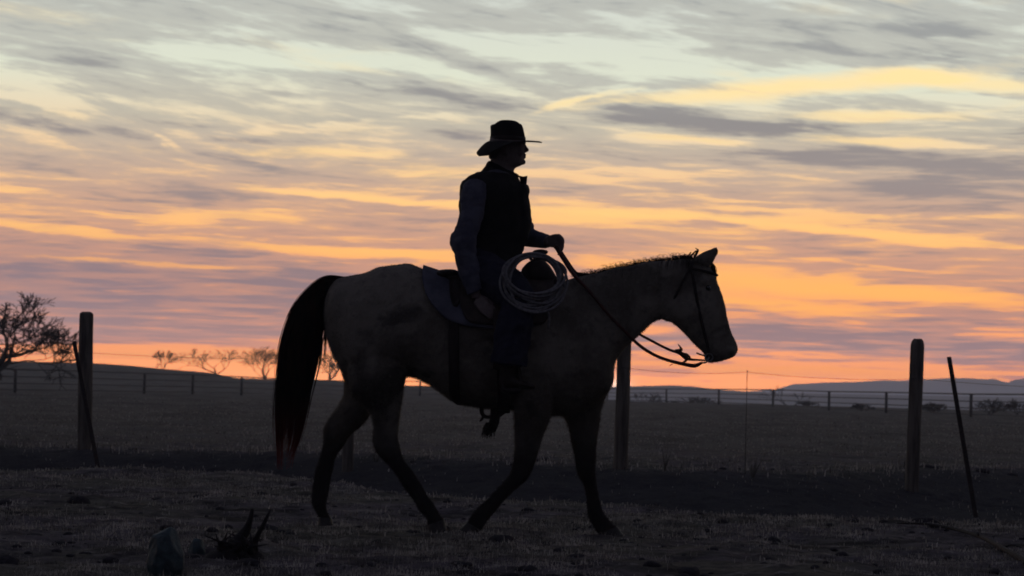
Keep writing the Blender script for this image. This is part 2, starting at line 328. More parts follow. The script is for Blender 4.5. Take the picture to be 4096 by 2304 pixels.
# ------------------------------------------------------------------ land
_nx = [-30, -4.7, -2.37, -.59, .5, 1.46, 2.3, 3.67, 30]; _ny = [21, 20.4, 20.4, 17.5, 17, 15.9, 15.8, 15.9, 16]
_fx = [-40, -6.1, -3, 0, 1.7, 3.5, 6.2, 40]; _fy = [27, 26.6, 26, 23.6, 23.6, 24, 27, 29]
def sms(v, a, b):
    q = np.clip((v - a) / (b - a), 0, 1); return q * q * (3 - 2 * q)
def land(X, Y):
    X = np.asarray(X, float); Y = np.asarray(Y, float)
    yn = np.interp(X, _nx, _ny) + .45 * fbm(X * 1.3, X * 0 + 3, 5, 5); yf = np.interp(X, _fx, _fy) + 1.1 * fbm(X * .9, X * 0 + 9, 5, 8)
    q = (Y - yn) / (yf - yn)
    ditch = -.30 * sms(q, 0, .14) * (1 - sms(q, .62, 1.0)) + .05 * np.exp(-((q - 1.05) / .08) ** 2)
    z = ditch + .14 * fbm(X * .35, Y * .3, 3, 2) * sms(Y, 4, 9)
    near = 1 - sms(Y, 26, 60)
    z = z + near * (.07 * fbm(X * 2.2, Y * 1.6, 4, 11) + .035 * fbm(X * 9, Y * 7, 3, 21) + .02 * np.clip(fbm(X * 16, Y * 12, 2, 31), -.12, .2) * (1 - sms(Y, 18, 24)))
    z = z + .25 * fbm(X * .06, Y * .04, 3, 41) * sms(Y, 30, 90) 
    a = X / np.maximum(Y, 1)
    # rise on the left behind the far fence, ground falling away on the right beyond it
    up = sms(Y, 165, 330) * (1 - sms(Y, 420, 900)); rt = sms(a, .006, .03)
    z = z + up * (1 - rt) * (1.45 + sms(-a, .121, .138) * (.75 + .9 * sms(-a, .13, .19)) - .5 * sms(a, -.09, -.04))
    z = z + rt * sms(Y, 195, 420) * -7 + sms(Y, 420, 1500) * -9
    return z, q
def H(x, y): return float(land(np.array([x]), np.array([y]))[0][0])
ny = np.concatenate([np.linspace(-12, 7.8, 26), np.linspace(8, 27, 640), np.geomspace(27.1, 420, 260), np.geomspace(430, 4600, 40)])
nx = 520; s = np.linspace(-1, 1, nx); sx = .22 * s + .78 * s ** 7
XX = sx[None, :] * (24 + np.maximum(ny, 0)[:, None] * 1.15); YY = np.repeat(ny[:, None], nx, 1)
ZZ, QQ = land(XX, YY); nr = len(ny)
idx = np.arange(nr * nx).reshape(nr, nx)
quads = np.stack([idx[:-1, :-1], idx[:-1, 1:], idx[1:, 1:], idx[1:, :-1]], -1).reshape(-1, 4)
me = raw_mesh('ground', np.stack([XX, YY, ZZ], -1).reshape(-1, 3), quads, True)
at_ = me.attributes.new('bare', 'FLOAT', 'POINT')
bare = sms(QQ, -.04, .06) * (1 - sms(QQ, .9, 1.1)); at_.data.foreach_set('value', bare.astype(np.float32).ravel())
gm = bpy.data.materials.new('pasture_soil'); gm.use_nodes = True; t = NT(gm.node_tree); b = t.n['Principled BSDF']
tc = t.new('ShaderNodeTexCoord'); av = t.new('ShaderNodeAttribute', attribute_name='bare')
n1 = t.noise(tc.outputs['Object'], .55, 6, .65); n2 = t.noise(tc.outputs['Object'], 5, 6, .7); n3 = t.noise(tc.outputs['Object'], 28, 5, .7)
mp = t.new('ShaderNodeMapping'); mp.inputs['Scale'].default_value = (.55, .8, 1); t.l.new(tc.outputs['Object'], mp.inputs[0])
n4 = t.noise(mp.outputs[0], 9, 6, .75, .4); n6 = t.noise(mp.outputs[0], 2.6, 5, .7, .5)
dry = t.mix(t.sm(n1, .44, .56), (.118, .100, .108), (.120, .110, .086)); dark = (.034, .029, .033)
grs = t.mix(t.sm(n2, .30, .62), dark, dry); grs = t.mix(t.m('MULTIPLY', t.sm(n4, .56, .74), .9), grs, (.42, .385, .35))
grs = t.mix(t.m('MULTIPLY', t.m('SUBTRACT', 1.0, t.sm(n4, .30, .44)), .85), grs, (.018, .017, .02))
grs = t.mix(t.m('MULTIPLY', t.sm(n6, .50, .66), .9), grs, (.022, .018, .018)); grs = t.mix(t.m('MULTIPLY', t.m('SUBTRACT', 1.0, t.sm(n6, .32, .45)), .75), grs, (.21, .185, .165))
geo = t.new('ShaderNodeSeparateXYZ'); t.l.new(tc.outputs['Object'], geo.inputs[0])
far = t.sm(geo.outputs[1], 22, 45); mp2 = t.new('ShaderNodeMapping'); mp2.inputs['Scale'].default_value = (.5, .16, 1); t.l.new(tc.outputs['Object'], mp2.inputs[0])
n5 = t.noise(mp2.outputs[0], 1.1, 8, .75); pas = t.mix(t.sm(n5, .35, .65), (.065, .060, .050), (.165, .157, .132)); grs = t.mix(t.m('MULTIPLY', far, .8), grs, pas)
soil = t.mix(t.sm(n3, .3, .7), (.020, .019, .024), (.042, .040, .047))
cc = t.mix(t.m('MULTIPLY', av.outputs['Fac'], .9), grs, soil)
t.put(b.inputs['Base Color'], cc); b.inputs['Roughness'].default_value = .95; b.inputs['Specular IOR Level'].default_value = .05
bn = t.new('ShaderNodeBump'); bn.inputs['Strength'].default_value = .8; bn.inputs['Distance'].default_value = .06
t.l.new(t.m('MULTIPLY_ADD', n3, .4, n2), bn.inputs['Height']); t.l.new(bn.outputs[0], b.inputs['Normal'])
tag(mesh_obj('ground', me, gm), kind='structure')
# mountains and low hills far off
def ridge(name, pts, Y, depth, base, seed, mt, rough):
    us = np.array([p[0] for p in pts], float); vs = np.array([p[1] for p in pts], float); n = 420
    U = np.linspace(us[0], us[-1], n); V = np.interp(U, us, vs); rows = 14; VV = []
    X = (U - 2048) / F * Y; hz = 1557 + ROLL * (U - 2048); Zt = CAMH + (hz - V) / F * Y
    Zt = Zt + rough * fbm(X * .024, X * 0, 5, seed)
    for r in range(rows * 2 + 1):
        k = 1 - abs(r - rows) / rows; yy = Y + (r - rows) / rows * depth
        VV.append(np.stack([X * (yy / Y if r < rows else 1), np.full(n, yy) + depth * .3 * fbm(X * .004, X * 0 + r * .6, 3, seed + 3) * (1 if r != rows else 0), base + (Zt - base) * (k ** 1.2) * (1 + .35 * fbm(X * .006, X * 0 + r * .35, 4, seed + 9) * (1 - k) * 2)], -1))
    VV = np.concatenate(VV); ix = np.arange(len(VV)).reshape(rows * 2 + 1, n)
    q = np.stack([ix[:-1, :-1], ix[:-1, 1:], ix[1:, 1:], ix[1:, :-1]], -1).reshape(-1, 4)
    return tag(mesh_obj(name, raw_mesh(name, VV, q, True), mt), kind='structure')
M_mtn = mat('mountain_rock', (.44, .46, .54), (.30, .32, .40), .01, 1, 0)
M_hill = mat('hill_scrub', (.07, .068, .07), (.05, .05, .05), .03, 1, 0)
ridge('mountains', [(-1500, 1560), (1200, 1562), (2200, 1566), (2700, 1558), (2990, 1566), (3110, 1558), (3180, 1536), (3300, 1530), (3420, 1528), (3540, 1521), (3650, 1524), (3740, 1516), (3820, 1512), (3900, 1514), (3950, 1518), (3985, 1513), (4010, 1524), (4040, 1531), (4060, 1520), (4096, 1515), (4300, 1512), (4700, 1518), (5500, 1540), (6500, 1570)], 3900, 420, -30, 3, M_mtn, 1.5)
ridge('hills', [(-1200, 1560), (1000, 1558), (2200, 1556), (2540, 1545), (2700, 1541), (2780, 1546), (2880, 1558), (2980, 1565), (3100, 1572), (3600, 1580), (5200, 1610)], 1900, 220, -30, 13, M_hill, .5)
# ------------------------------------------------------------------ dry grass and clods
def blades(n, ymin, ymax, hmin, hmax, wd, seed, dens, spread=.27, lean=.7):
    r = np.random.default_rng(seed); Yb = ymin + (ymax - ymin) * r.random(n * 3); Xb = (r.random(n * 3) * 2 - 1) * (Yb * spread + .8)
    k = dens(Xb, Yb) > r.random(n * 3); Xb, Yb = Xb[k][:n], Yb[k][:n]; n = len(Xb)
    Zb = land(Xb, Yb)[0]; h = hmin + (hmax - hmin) * r.random(n) ** 2; a = r.random(n) * 6.283; l = r.random(n) * lean
    dx, dy = np.cos(a), np.sin(a); sc = Yb / 12
    B = np.stack([Xb, Yb, Zb - .01], -1); wv_ = np.stack([-dy, dx, dx * 0], -1) * (wd * (.6 + r.random(n)) * np.maximum(sc, .6))[:, None]
    M = B + np.stack([dx * l * .35, dy * l * .35, .6 + 0 * l], -1) * h[:, None]; T = B + np.stack([dx * l, dy * l, np.sqrt(np.clip(1 - l * l, .04, 1)) * (.5 + .5 * r.random(n))], -1) * h[:, None]
    V = np.stack([B - wv_, B + wv_, M + wv_ * .6, M - wv_ * .6, T], 1).reshape(-1, 3); o = np.arange(n)[:, None] * 5
    return V, np.concatenate([o + np.array([[0, 1, 2]]), o + np.array([[0, 2, 3]]), o + np.array([[3, 2, 4]])])
def cat(parts):
    V = []; T = []; o = 0
    for v, t_ in parts: V.append(v); T.append(t_ + o); o += len(v)
    return np.concatenate(V), np.concatenate(T)
def dn(x, y):
    q = land(x, y)[1]; return np.clip(.32 + 3.2 * fbm(x * 1.1, y * .8, 3, 77) + 2.2 * fbm(x * 4, y * 3, 3, 78), .02, 1) * np.where((q > .0) & (q < .98), .08, 1)
V, T = cat([blades(14000, 12, 21.5, .015, .06, .003, 14, lambda x, y: np.exp(-((land(x, y)[1] + .03) / .05) ** 2) * .9 + .03, lean=.8), blades(95000, 8.2, 21.5, .012, .05, .0022, 1, dn, lean=.98), blades(14000, 8.2, 21, .03, .08, .002, 2, lambda x, y: dn(x, y) * .6, lean=.8),
            blades(60000, 22, 130, .02, .07, .0025, 3, lambda x, y: (dn(x, y) + .2) * np.clip(35 / y, 0, 1) * (1 - sms(y, 60, 130))), blades(2500, 23, 28, .05, .16, .003, 4, lambda x, y: np.exp(-((land(x, y)[1] - 1.03) / .05) ** 2) * .9)])
M_grass = hair_mat('dry_grass', (.50, .46, .41), (.05, .046, .042), tl=.25); M_grass.node_tree.nodes['Noise Texture'].inputs['Scale'].default_value = 3.5
tag(mesh_obj('dry_grass', raw_mesh('dry_grass', V, T), M_grass), 'short dry grass and straw over the trampled pasture', 'grass', kind='stuff')
# crumbled clods and dung scattered about
def lumps(n, seed, ymin, ymax, rmin, rmax, dens=None):
    r = np.random.default_rng(seed); V = []; T = []; CX = (r.random((60, 2)) * 2 - 1)
    ico = bpy.data.meshes.new('i'); import bmesh; bm = bmesh.new(); bmesh.ops.create_icosphere(bm, subdivisions=2, radius=1); bm.to_mesh(ico); bm.free()
    iv = np.array([v.co[:] for v in ico.vertices]); it = np.array([p.vertices[:] for p in ico.polygons]); bpy.data.meshes.remove(ico)
    for i in range(n):
        Yb = ymin + (ymax - ymin) * r.random(); Xb = (r.random() * 2 - 1) * (Yb * .25 + .5); q = float(land(np.array([Xb]), np.array([Yb]))[1][0])
        if dens and dens(q) < r.random(): continue
        rr = rmin + (rmax - rmin) * r.random() ** 3; sc = rr * (1 + np.array([1.2, .8, -.5]) * r.random(3))
        v = iv * (1 + .5 * (fbm(iv[:, 0] * 1.6 + i * 7, iv[:, 1] * 1.6 + iv[:, 2] * 1.3, 3, i) * 1.6))[:, None] * sc
        a = r.random() * 6.28; c_, s_ = math.cos(a), math.sin(a); v = np.stack([v[:, 0] * c_ - v[:, 1] * s_, v[:, 0] * s_ + v[:, 1] * c_, v[:, 2]], -1)
        V.append(v + np.array([Xb, Yb, H(Xb, Yb) + sc[2] * .05])); T.append(it)
    return cat(list(zip(V, T)))
M_clod = mat('dark_clod', (.04, .036, .04), (.018, .016, .018), 40, 1, .5)
V, T = cat([lumps(500, 5, 8.4, 17, .006, .035), lumps(420, 6, 15, 30, .02, .07, lambda q: math.exp(-((q - 1.02) / .06) ** 2) + .1 * (q < -.05)), lumps(40, 8, 8.4, 13, .02, .05)])
tag(mesh_obj('dirt_clods', raw_mesh('dirt_clods', V, T, True), M_clod), 'dark crumbled dirt clods scattered over the pasture', 'clods', kind='stuff')
# ------------------------------------------------------------------ fence posts along the ditch
M_wood = mat('weathered_wood', (.15, .13, .105), (.06, .05, .042), 14, .9, .6, (1, 1, .12))
M_steel = mat('rusty_steel', (.026, .016, .013), (.016, .012, .011), 30, .7, .3, metal=.3)
def round_post(ut, vt, ub, Y, wpx, label, cap):
    A = at(ut, vt, Y); x0 = (at(ub, 1800, Y)).x; z0 = H(x0, Y); B = Vector((x0, Y, z0)); r = wpx / F * Y / 2
    mb = MB(); ax = (A - B); n = 22; rr = []
    levels = [(-.12, 1.06), (.0, 1.05), (.1, 1.0), (.3, 1.01), (.5, .98), (.7, 1.0), (.9, .99), (1 - cap / ax.length, .98), (1 - cap * .35 / ax.length, .82), (1.0, .55)]
    R = catmull([(a, b_) for a, b_ in levels], 4)
    for s_, k in R:
        c = B + ax * s_; ring = []
        for j in range(n):
            a = 6.2832 * j / n; q = r * k * (1 + .05 * math.sin(a * 3 + s_ * 2 + ut) + .03 * math.sin(a * 7 + s_ * 5))
            ring.append(c + Vector((q * math.cos(a), q * math.sin(a), 0)))
        rr.append(ring)
    mb.rings(rr); o = mb.build('wooden_fence_post', M_wood, loc=B); return tag(o, label, 'fence post', 'round wooden posts of the near fence')
round_post(347, 1247, 336, 26.3, 56, 'thick round wooden fence post beside the bare tree, far left', .04)
round_post(1404, 1300, 1393, 24.2, 44, 'round wooden fence post behind the horse, seen between its hind legs', .04)
round_post(2500, 1270, 2484, 23.7, 56, 'round wooden fence post just behind the chest and neck of the horse', .04)
round_post(3672, 1355, 3648, 23.6, 54, 'tall round wooden fence post with a narrowed top, right of the horse', .07)
def steel_post(a, b_, Ya, Yb, label):
    A = at(*a, Ya); B = at(*b_, Yb); z0 = H(B.x, B.y); B = B + (B - A) * ((B.z - z0) / max(A.z - B.z, .1)) ; B = B + (B - A) * .05
    root = empty('steel_fence_post', B, label, 'fence post', 'leaning steel posts of the near fence')
    ax = (A - B).normalized(); up = Vector((0, 1, 0)); x = ax.cross(up).normalized(); y = x.cross(ax)
    mb = MB(); c = (A + B) / 2; L = (A - B).length / 2; rot = Matrix((x, y, ax)).transposed()
    mb.box(c, (.023, .003, L), rot); mb.box(c + y * .017, (.003, .0145, L), rot)
    for i in range(22):
        mb.box(B + (A - B) * (.3 + .68 * i / 22) - y * .008, (.006, .005, .007), rot)
    mb.build('post_rail', M_steel, root, smooth=False)
    return root
steel_post((296, 1365), (393, 1875), 25.3, 24.2, 'thin leaning steel post propped against the leftmost wooden post')
steel_post((3796, 1428), (3890, 1990), 22.9, 22.0, 'thin leaning rusty steel post right of the tall wooden post')
# thin rod and wire
M_wire = mat('fence_wire', (.05, .045, .045), None, 30, .5, 0, metal=.6)
xr = at(2984, 1700, 23.6).x; Br = Vector((xr, 23.6, H(xr, 23.6))); Ar = at(2989, 1480, 23.6)
rod = MB().tube([Br - Vector((0, 0, .05)), Ar], .0035, 8, smooth=False); tag(rod.build('fence_rod', M_wire, loc=Br), 'thin upright rod holding the fence wire, right of the horse nose', 'fence rod')
wm = MB(); pts = [at(-500, 1398, 29), at(352, 1411, 26.2), at(1450, 1432, 24.3), at(2500, 1471, 23.6), at(2989, 1488, 23.6), at(3668, 1515, 23.5), at(4700, 1560, 24.5)]
for a, b_ in zip(pts[:-1], pts[1:]):
    wm.tube([a + (b_ - a) * k + Vector((0, 0, -.035 * 4 * k * (1 - k))) for k in np.linspace(0, 1, 9)], .0021, 6, smooth=False)
tag(wm.build('fence_wire', M_wire, loc=pts[1]), 'single thin wire strung along the near fence posts', 'wire')
# ------------------------------------------------------------------ far pipe fence
M_pipe = mat('dark_pipe', (.06, .055, .055), (.04, .035, .035), 20, .6, .1)
fl = [(at(u, 1560, Y).x, Y) for u, Y in ((-700, 105), (-250, 112), (60, 118), (320, 124), (577, 132), (770, 140), (966, 150), (1180, 163), (1420, 178), (1680, 192), (1950, 204), (2200, 212), (2430, 212), (2666, 203), (2876, 180), (3093, 163), (3317, 147), (3546, 133), (3885, 118), (4250, 104), (4700, 92))]
fr = empty('pipe_fence', (fl[8][0], fl[8][1], 0), 'long dark pipe rail fence across the far side of the pasture', 'fence')
P = [Vector((x, y, H(x, y))) for x, y in fl]
for p in P: MB().tube([p + Vector((0, 0, -.2)), p + Vector((0, 0, 1.27))], .085, 8, smooth=False).build('post', M_pipe, fr)
for hgt, r_ in ((1.24, .042), (.86, .03), (.5, .03), (.16, .03)):
    MB().tube([p + Vector((0, 0, hgt)) for p in P], r_, 6, smooth=False).build('rail', M_pipe, fr)
# ------------------------------------------------------------------ bare trees and brush
M_bark = mat('dark_bark', (.028, .022, .021), (.018, .015, .015), 8, 1, .3)
def bare_tree(name, u, vtop, vbase, Y, label, cat_, seed, stems=1, spread=1.0, levels=6, group=None, trunk=.28, rad=.05, lean=0, minr=.006, kids=(2, 3), wide=1.0, mt=None):
    r = random.Random(seed); x = at(u, vbase, Y).x; base = Vector((x, Y, H(x, Y))); Hh = (at(u, vtop, Y).z - base.z)
    tk = MB(); tw = MB(); root = empty(name, base, label, cat_, group)
    def grow(p, d, L, rd, lv, tgt):
        n = 4; pts = [p]; rads = [rd]; q = p.copy(); dd = d.copy()
        for i in range(n):
            dd = (dd + Vector((r.gauss(0, .15), r.gauss(0, .15), r.gauss(.03, .12)))).normalized(); q = q + dd * (L / n); pts.append(q.copy()); rads.append(max(rd * (1 - .35 * (i + 1) / n), minr))
        tgt.tube(pts, rads, 7 if lv > levels - 2 else (4 if lv > 3 else 3), smooth=False, cap=lv > levels - 2)
        if lv == 0: return
        k = r.randint(*kids)
        for i in range(k):
            ax = dd.cross(Vector((r.gauss(0, 1), r.gauss(0, 1), r.gauss(0, 1)))).normalized(); an = r.uniform(.25, .75) * spread
            nd = Matrix.Rotation(an, 3, ax) @ dd
            st = pts[-1] if i < 2 else pts[r.randint(1, n - 1)]
            grow(st, nd.normalized(), L * r.uniform(.7, .95), max(rads[-1] * (.8 if i == 0 else r.uniform(.45, .7)), minr), lv - 1, tw)
    for s_ in range(stems):
        d0 = Vector(((r.gauss(0, .35) if stems > 1 else 0) + lean, r.gauss(0, .2 if stems > 1 else .02), 1)).normalized()
        grow(base - Vector((0, 0, .1)), d0, Hh * trunk, Hh * rad / math.sqrt(stems), levels, tk)
    V = np.array(tw.v); kz = Hh / (V[:, 2].max() - base.z); kx = (wide * Hh) / (np.percentile((V[:, 0] - base.x)[V[:, 0] > base.x], 98.5))
    for mb in (tk, tw): mb.v = [((v[0] - base.x) * kx + base.x, (v[1] - base.y) * kx + base.y, (v[2] - base.z) * kz + base.z) for v in mb.v]
    tk.build('trunk', mt or M_bark, root); tw.build('crown', mt or M_bark, root); return root
bare_tree('bare_tree', -45, 1165, 1520, 112, 'big spreading leafless tree at the left edge of the pasture', 'tree', 12, 1, 1.1, 8, None, .2, .07, 0, .0125, (2, 3), .9)
g = 'small leafless trees on the far rise'
bare_tree('bare_tree', 655, 1398, 1475, 330, 'faint twiggy leafless tree on the hill crest, leftmost of the small ones', 'tree', 21, 3, .8, 5, g, .22, .03, 0, .016, (2, 3), .75)
bare_tree('bare_tree', 868, 1392, 1490, 330, 'wide many-stemmed leafless tree low on the orange horizon', 'tree', 33, 4, .85, 6, g, .26, .035, 0, .014, (2, 2), .95)
bare_tree('bare_tree', 1062, 1380, 1500, 320, 'leafless tree on the horizon just left of the horse tail', 'tree', 44, 3, .85, 6, g, .26, .04, 0, .014, (2, 3), .6)
bare_tree('bare_tree', 1318, 1400, 1505, 320, 'leafless tree seen in the gap between tail and hind leg', 'tree', 51, 3, .85, 5, g, .22, .035, 0, .02, (2, 3), .6)
bare_tree('bare_tree', 3148, 1540, 1620, 240, 'small crooked bare tree behind the pipe fence at the foot of the mountains', 'tree', 66, 2, .9, 5, g, .24, .04, .1, .014, (2, 2), .9)
g = 'scrubby bushes beyond the pipe fence'
M_brush = mat('brush_twigs', (.06, .045, .042), (.045, .038, .036), 8, 1, 0)
for i, (u, vt, Y, wd_, lb) in enumerate(((2590, 1566, 250, 1.0, 'pale scrubby bush beyond the fence, just right of the post behind the chest'), (2795, 1585, 235, 1.8, 'low rounded bush beyond the fence, below the bit of the horse'),
        (3230, 1606, 200, 3, 'low bush at the fence foot right of the small crooked tree'), (3448, 1610, 150, 1.6, 'squat dark bush at the foot of the fence, left of the tall wooden post'), (3740, 1608, 150, 1.2, 'low bush between the tall wooden post and the leaning steel post'),
        (3960, 1588, 140, 1.1, 'wide twiggy bush near the right edge, against the mountains'), (4070, 1592, 140, .9, 'twiggy bush cut by the right edge of the view'), (2690, 1600, 235, 1.5, 'tiny bush beyond the fence below the horse chin'))):
    bare_tree('bush', u, vt, 1630, Y, lb, 'bush', 80 + i, 7, 1.0, 4, g, .3, .012, 0, .012, (2, 3), wd_, M_brush)
# ------------------------------------------------------------------ near bits on the ground
def gp(u, v):  # ground point under a pixel
    d = raydir(u, v); p = CAM.copy()
    for i in range(60):
        tt = (p.z - H(p.x, p.y)) / -d.z; p = p + d * tt * .7
        if abs(tt) < 1e-4: break
    return p
def rock(u0, u1, vtop, vbase, label, mt, seed, depth=.6, lean=.06):
    g_ = gp((u0 + u1) / 2, min(vbase, 2290)); Y = g_.y; wd = (u1 - u0) / F * Y / 2; hh = at((u0 + u1) / 2, vtop, Y).z - g_.z
    import bmesh; bm = bmesh.new(); bmesh.ops.create_icosphere(bm, subdivisions=5, radius=1); r = random.Random(seed)
    planes = [(Vector((r.gauss(0, 1), r.gauss(0, 1), r.gauss(.2, .5))).normalized(), r.uniform(.84, .95)) for _ in range(13)] + [(Vector((.8, -.3, .55)).normalized(), .78), (Vector((-.75, -.5, .2)).normalized(), .82)]
    P_ = np.array([v.co[:] for v in bm.verts]); nz = fbm(P_[:, 0] * 2 + seed, P_[:, 1] * 2 + P_[:, 2] * 1.7, 4, seed)
    for v, n_ in zip(bm.verts, nz):
        p = v.co.copy()
        for pn, pd in planes:
            d_ = p.dot(pn)
            if d_ > pd: p -= pn * (d_ - pd) * .85
        p *= 1 + .14 * n_; s_ = (p.z + 1) / 2; p.x *= 1.05 - .10 * s_ ** 2; p.x += lean * s_ * .6
        v.co = Vector((p.x * wd, p.y * wd * depth, -.06 + (hh + .06) * s_)) + g_
    me = bpy.data.meshes.new('stone'); bm.to_mesh(me); bm.free(); me.polygons.foreach_set('use_smooth', [True] * len(me.polygons))
    return tag(mesh_obj('stone', me, mt, loc=g_), label, 'stone')
M_teal = mat('blue_green_stone', (.035, .062, .066), (.014, .028, .032), 22, .5, .5, spec=.4)
rock(582, 735, 2108, 2330, 'upright rounded blue green stone in the foreground dirt, bottom left', M_teal, 5)
rock(752, 822, 2150, 2205, 'small dark blue green stone beside the foreground stump', M_teal, 9)
M_stump = mat('dead_wood', (.03, .026, .026), (.016, .014, .015), 20, .9, .6)
g0 = gp(950, 2235); Ys = g0.y; sr = empty('dead_stump', g0, 'dark broken dead stump with two upright stubs in the foreground dirt', 'stump')
def sp_(u, v, dy=0): return at(u, v, Ys + dy)
MB().tube([sp_(905, 2240), sp_(950, 2170, .03), sp_(985, 2120, .03), sp_(1000, 2080), sp_(1010, 2035)], [.05, .034, .022, .013, .009], 10).build('branch', M_stump, sr)
MB().tube([sp_(1000, 2230, .05), sp_(1025, 2155, .04), sp_(1050, 2105), sp_(1083, 2038)], [.03, .014, .011, .006], 8).build('branch', M_stump, sr)
b_ = MB()
rs = random.Random(4)
for i in range(34):
    u = 850 + rs.random() * 170; v = 2215 + rs.random() * 50; b_.tube([sp_(u, v, rs.uniform(-.1, .15)), sp_(u + rs.uniform(-25, 30), v - rs.uniform(25, 70), rs.uniform(-.1, .15)), sp_(u + rs.uniform(-60, 60), v - rs.uniform(40, 110), rs.uniform(-.1, .15))], [.018, .009, .002], 6, 3)
b_.ball(sp_(920, 2250), (.13, .1, .07), 12); b_.ball(sp_(985, 2240, .03), (.09, .09, .06), 12); b_.build('root_mass', M_stump, sr)
# long dark branch lying at the bottom right
pts = []
for u, v, dz in ((3585, 2098, .02), (3700, 2108, .05), (3810, 2132, .07), (3920, 2168, .08), (4010, 2213, .07), (4110, 2262, .03), (4230, 2330, 0)):
    g_ = gp(u, min(v, 2700)); pts.append(g_ + Vector((0, 0, dz * .4)))
fb = MB().tube(pts, [.004, .009, .011, .013, .015, .017, .02], 8)
for k, (i, dx) in enumerate(((4, .09), (3, -.05), (5, .1))): fb.tube([pts[i], pts[i] + Vector((dx * .5, -.03, .02)), pts[i] + Vector((dx, -.09, .01))], [.008, .005, .002], 6)
tag(fb.build('fallen_branch', M_stump, loc=pts[0]), 'long thin dark branch lying curved on the ground, bottom right', 'branch')
# tall weed stalks in the field
M_weed = hair_mat('weed_stalk', (.09, .08, .065), (.06, .052, .045), tl=.2)
for i, (u, v, hgt, lb) in enumerate(((3010, 1925, .34, 'loose dry weed with arching stalks right of the thin rod'), (2660, 1885, .28, 'small dry weed on the ditch bank right of the post behind the chest'), (1500, 1870, .2, 'low dry weed at the ditch edge behind the hind legs'))):
    g_ = gp(u, v); mb = MB()
    for k in range(16):
        a = rs.uniform(0, 6.28); l = rs.uniform(.1, .55); h_ = hgt * rs.uniform(.4, 1)
        mb.tube([g_, g_ + Vector((math.cos(a) * l * h_ * .4, math.sin(a) * l * h_ * .4, h_ * .5)), g_ + Vector((math.cos(a) * l * h_, math.sin(a) * l * h_, h_))], [.0025, .002, .001], 4, 3)
    tag(mb.build('dry_weed', M_weed, loc=g_), lb, 'weed', 'dry weeds by the ditch')
# ------------------------------------------------------------------ the horse
M_coat = coat_mat('dun_coat', (.10, .086, .068), (.21, .187, .15), (.02, .017, .015), (.020, .017, .017), .36, .74)
M_hoof = mat('hoof_horn', (.05, .045, .04), None, 30, .6, .2)
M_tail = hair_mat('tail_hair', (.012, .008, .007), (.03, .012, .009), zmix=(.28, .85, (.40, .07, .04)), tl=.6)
M_mane = hair_mat('mane_hair', (.015, .010, .008), (.035, .018, .012), tl=.3)
hb = px(1900, 2140); hb = Vector((hb.x, YH, H(hb.x, YH)))
horse = empty('horse', hb, 'dun horse with dark legs and tail walking to the right under its rider', 'horse')
TRUNK = [(1316, 1150, 1304, 1270, .10), (1345, 1116, 1316, 1370, .16), (1400, 1106, 1366, 1480, .215), (1460, 1095, 1440, 1540, .25), (1516, 1071, 1510, 1560, .27), (1590, 1057, 1590, 1535, .285), (1646, 1059, 1640, 1503, .285),
         (1746, 1093, 1740, 1552, .30), (1830, 1125, 1830, 1606, .31), (1920, 1140, 1920, 1626, .31), (2020, 1140, 2023, 1635, .295), (2120, 1128, 2120, 1650, .27), (2200, 1122, 2210, 1660, .24), (2262, 1122, 2300, 1655, .215),
         (2320, 1150, 2370, 1615, .19), (2375, 1220, 2420, 1575, .16), (2410, 1320, 2447, 1540, .12), (2440, 1400, 2455, 1500, .07)]
hm = MB(); hm.loft(TRUNK, 4, 32)
hm.loft([(2200, 1128, 2340, 1600, .17), (2262, 1121, 2440, 1540, .17), (2317, 1106, 2463, 1450, .155), (2400, 1088, 2505, 1390, .125), (2480, 1072, 2556, 1343, .105), (2561, 1054, 2607, 1297, .092), (2664, 1038, 2644, 1279, .088), (2742, 1033, 2688, 1290, .085), (2790, 1040, 2730, 1240, .07)], 4, 28)
hm.loft([(2790, 1034, 2690, 1075, .05), (2828, 1048, 2672, 1140, .075), (2856, 1085, 2664, 1215, .092), (2870, 1131, 2668, 1272, .102), (2882, 1160, 2682, 1288, .104), (2893, 1195, 2703, 1305, .10), (2901, 1235, 2728, 1326, .085), (2908, 1272, 2752, 1350, .068),
         (2917, 1300, 2772, 1372, .058), (2926, 1324, 2790, 1390, .055), (2937, 1350, 2806, 1405, .056), (2946, 1378, 2818, 1420, .058), (2949, 1400, 2824, 1436, .054), (2938, 1420, 2838, 1449, .044), (2915, 1436, 2862, 1449, .028)], 4, 26, 2.4)
hm.ball(px(2925, 1402, -.035), (.028, .028, .03), 12); hm.ball(px(2925, 1402, .035), (.028, .028, .03), 12)   # nostrils' rims
hm.ball(px(2845, 1432, 0), (.045, .035, .03), 12)                                                       # chin
for sg in (-1, 1):
    hm.ball(px(2815, 1128, sg * .075), (.04, .03, .032), 12)                                             # brow
    hm.loft([(2770, 1046, 2840, 1070, .03, sg * .05), (2780, 1026, 2856, 1044, .036, sg * .055), (2806, 1010, 2864, 1020, .03, sg * .06), (2838, 996, 2872, 1006, .02, sg * .064), (2862, 984, 2874, 990, .008, sg * .066)] if sg < 0 else
            [(2776, 1044, 2838, 1070, .03, sg * .05), (2786, 1030, 2852, 1048, .034, sg * .055), (2812, 1018, 2860, 1026, .028, sg * .06), (2842, 1004, 2868, 1012, .018, sg * .064), (2860, 994, 2870, 999, .008, sg * .066)], 4, 14)
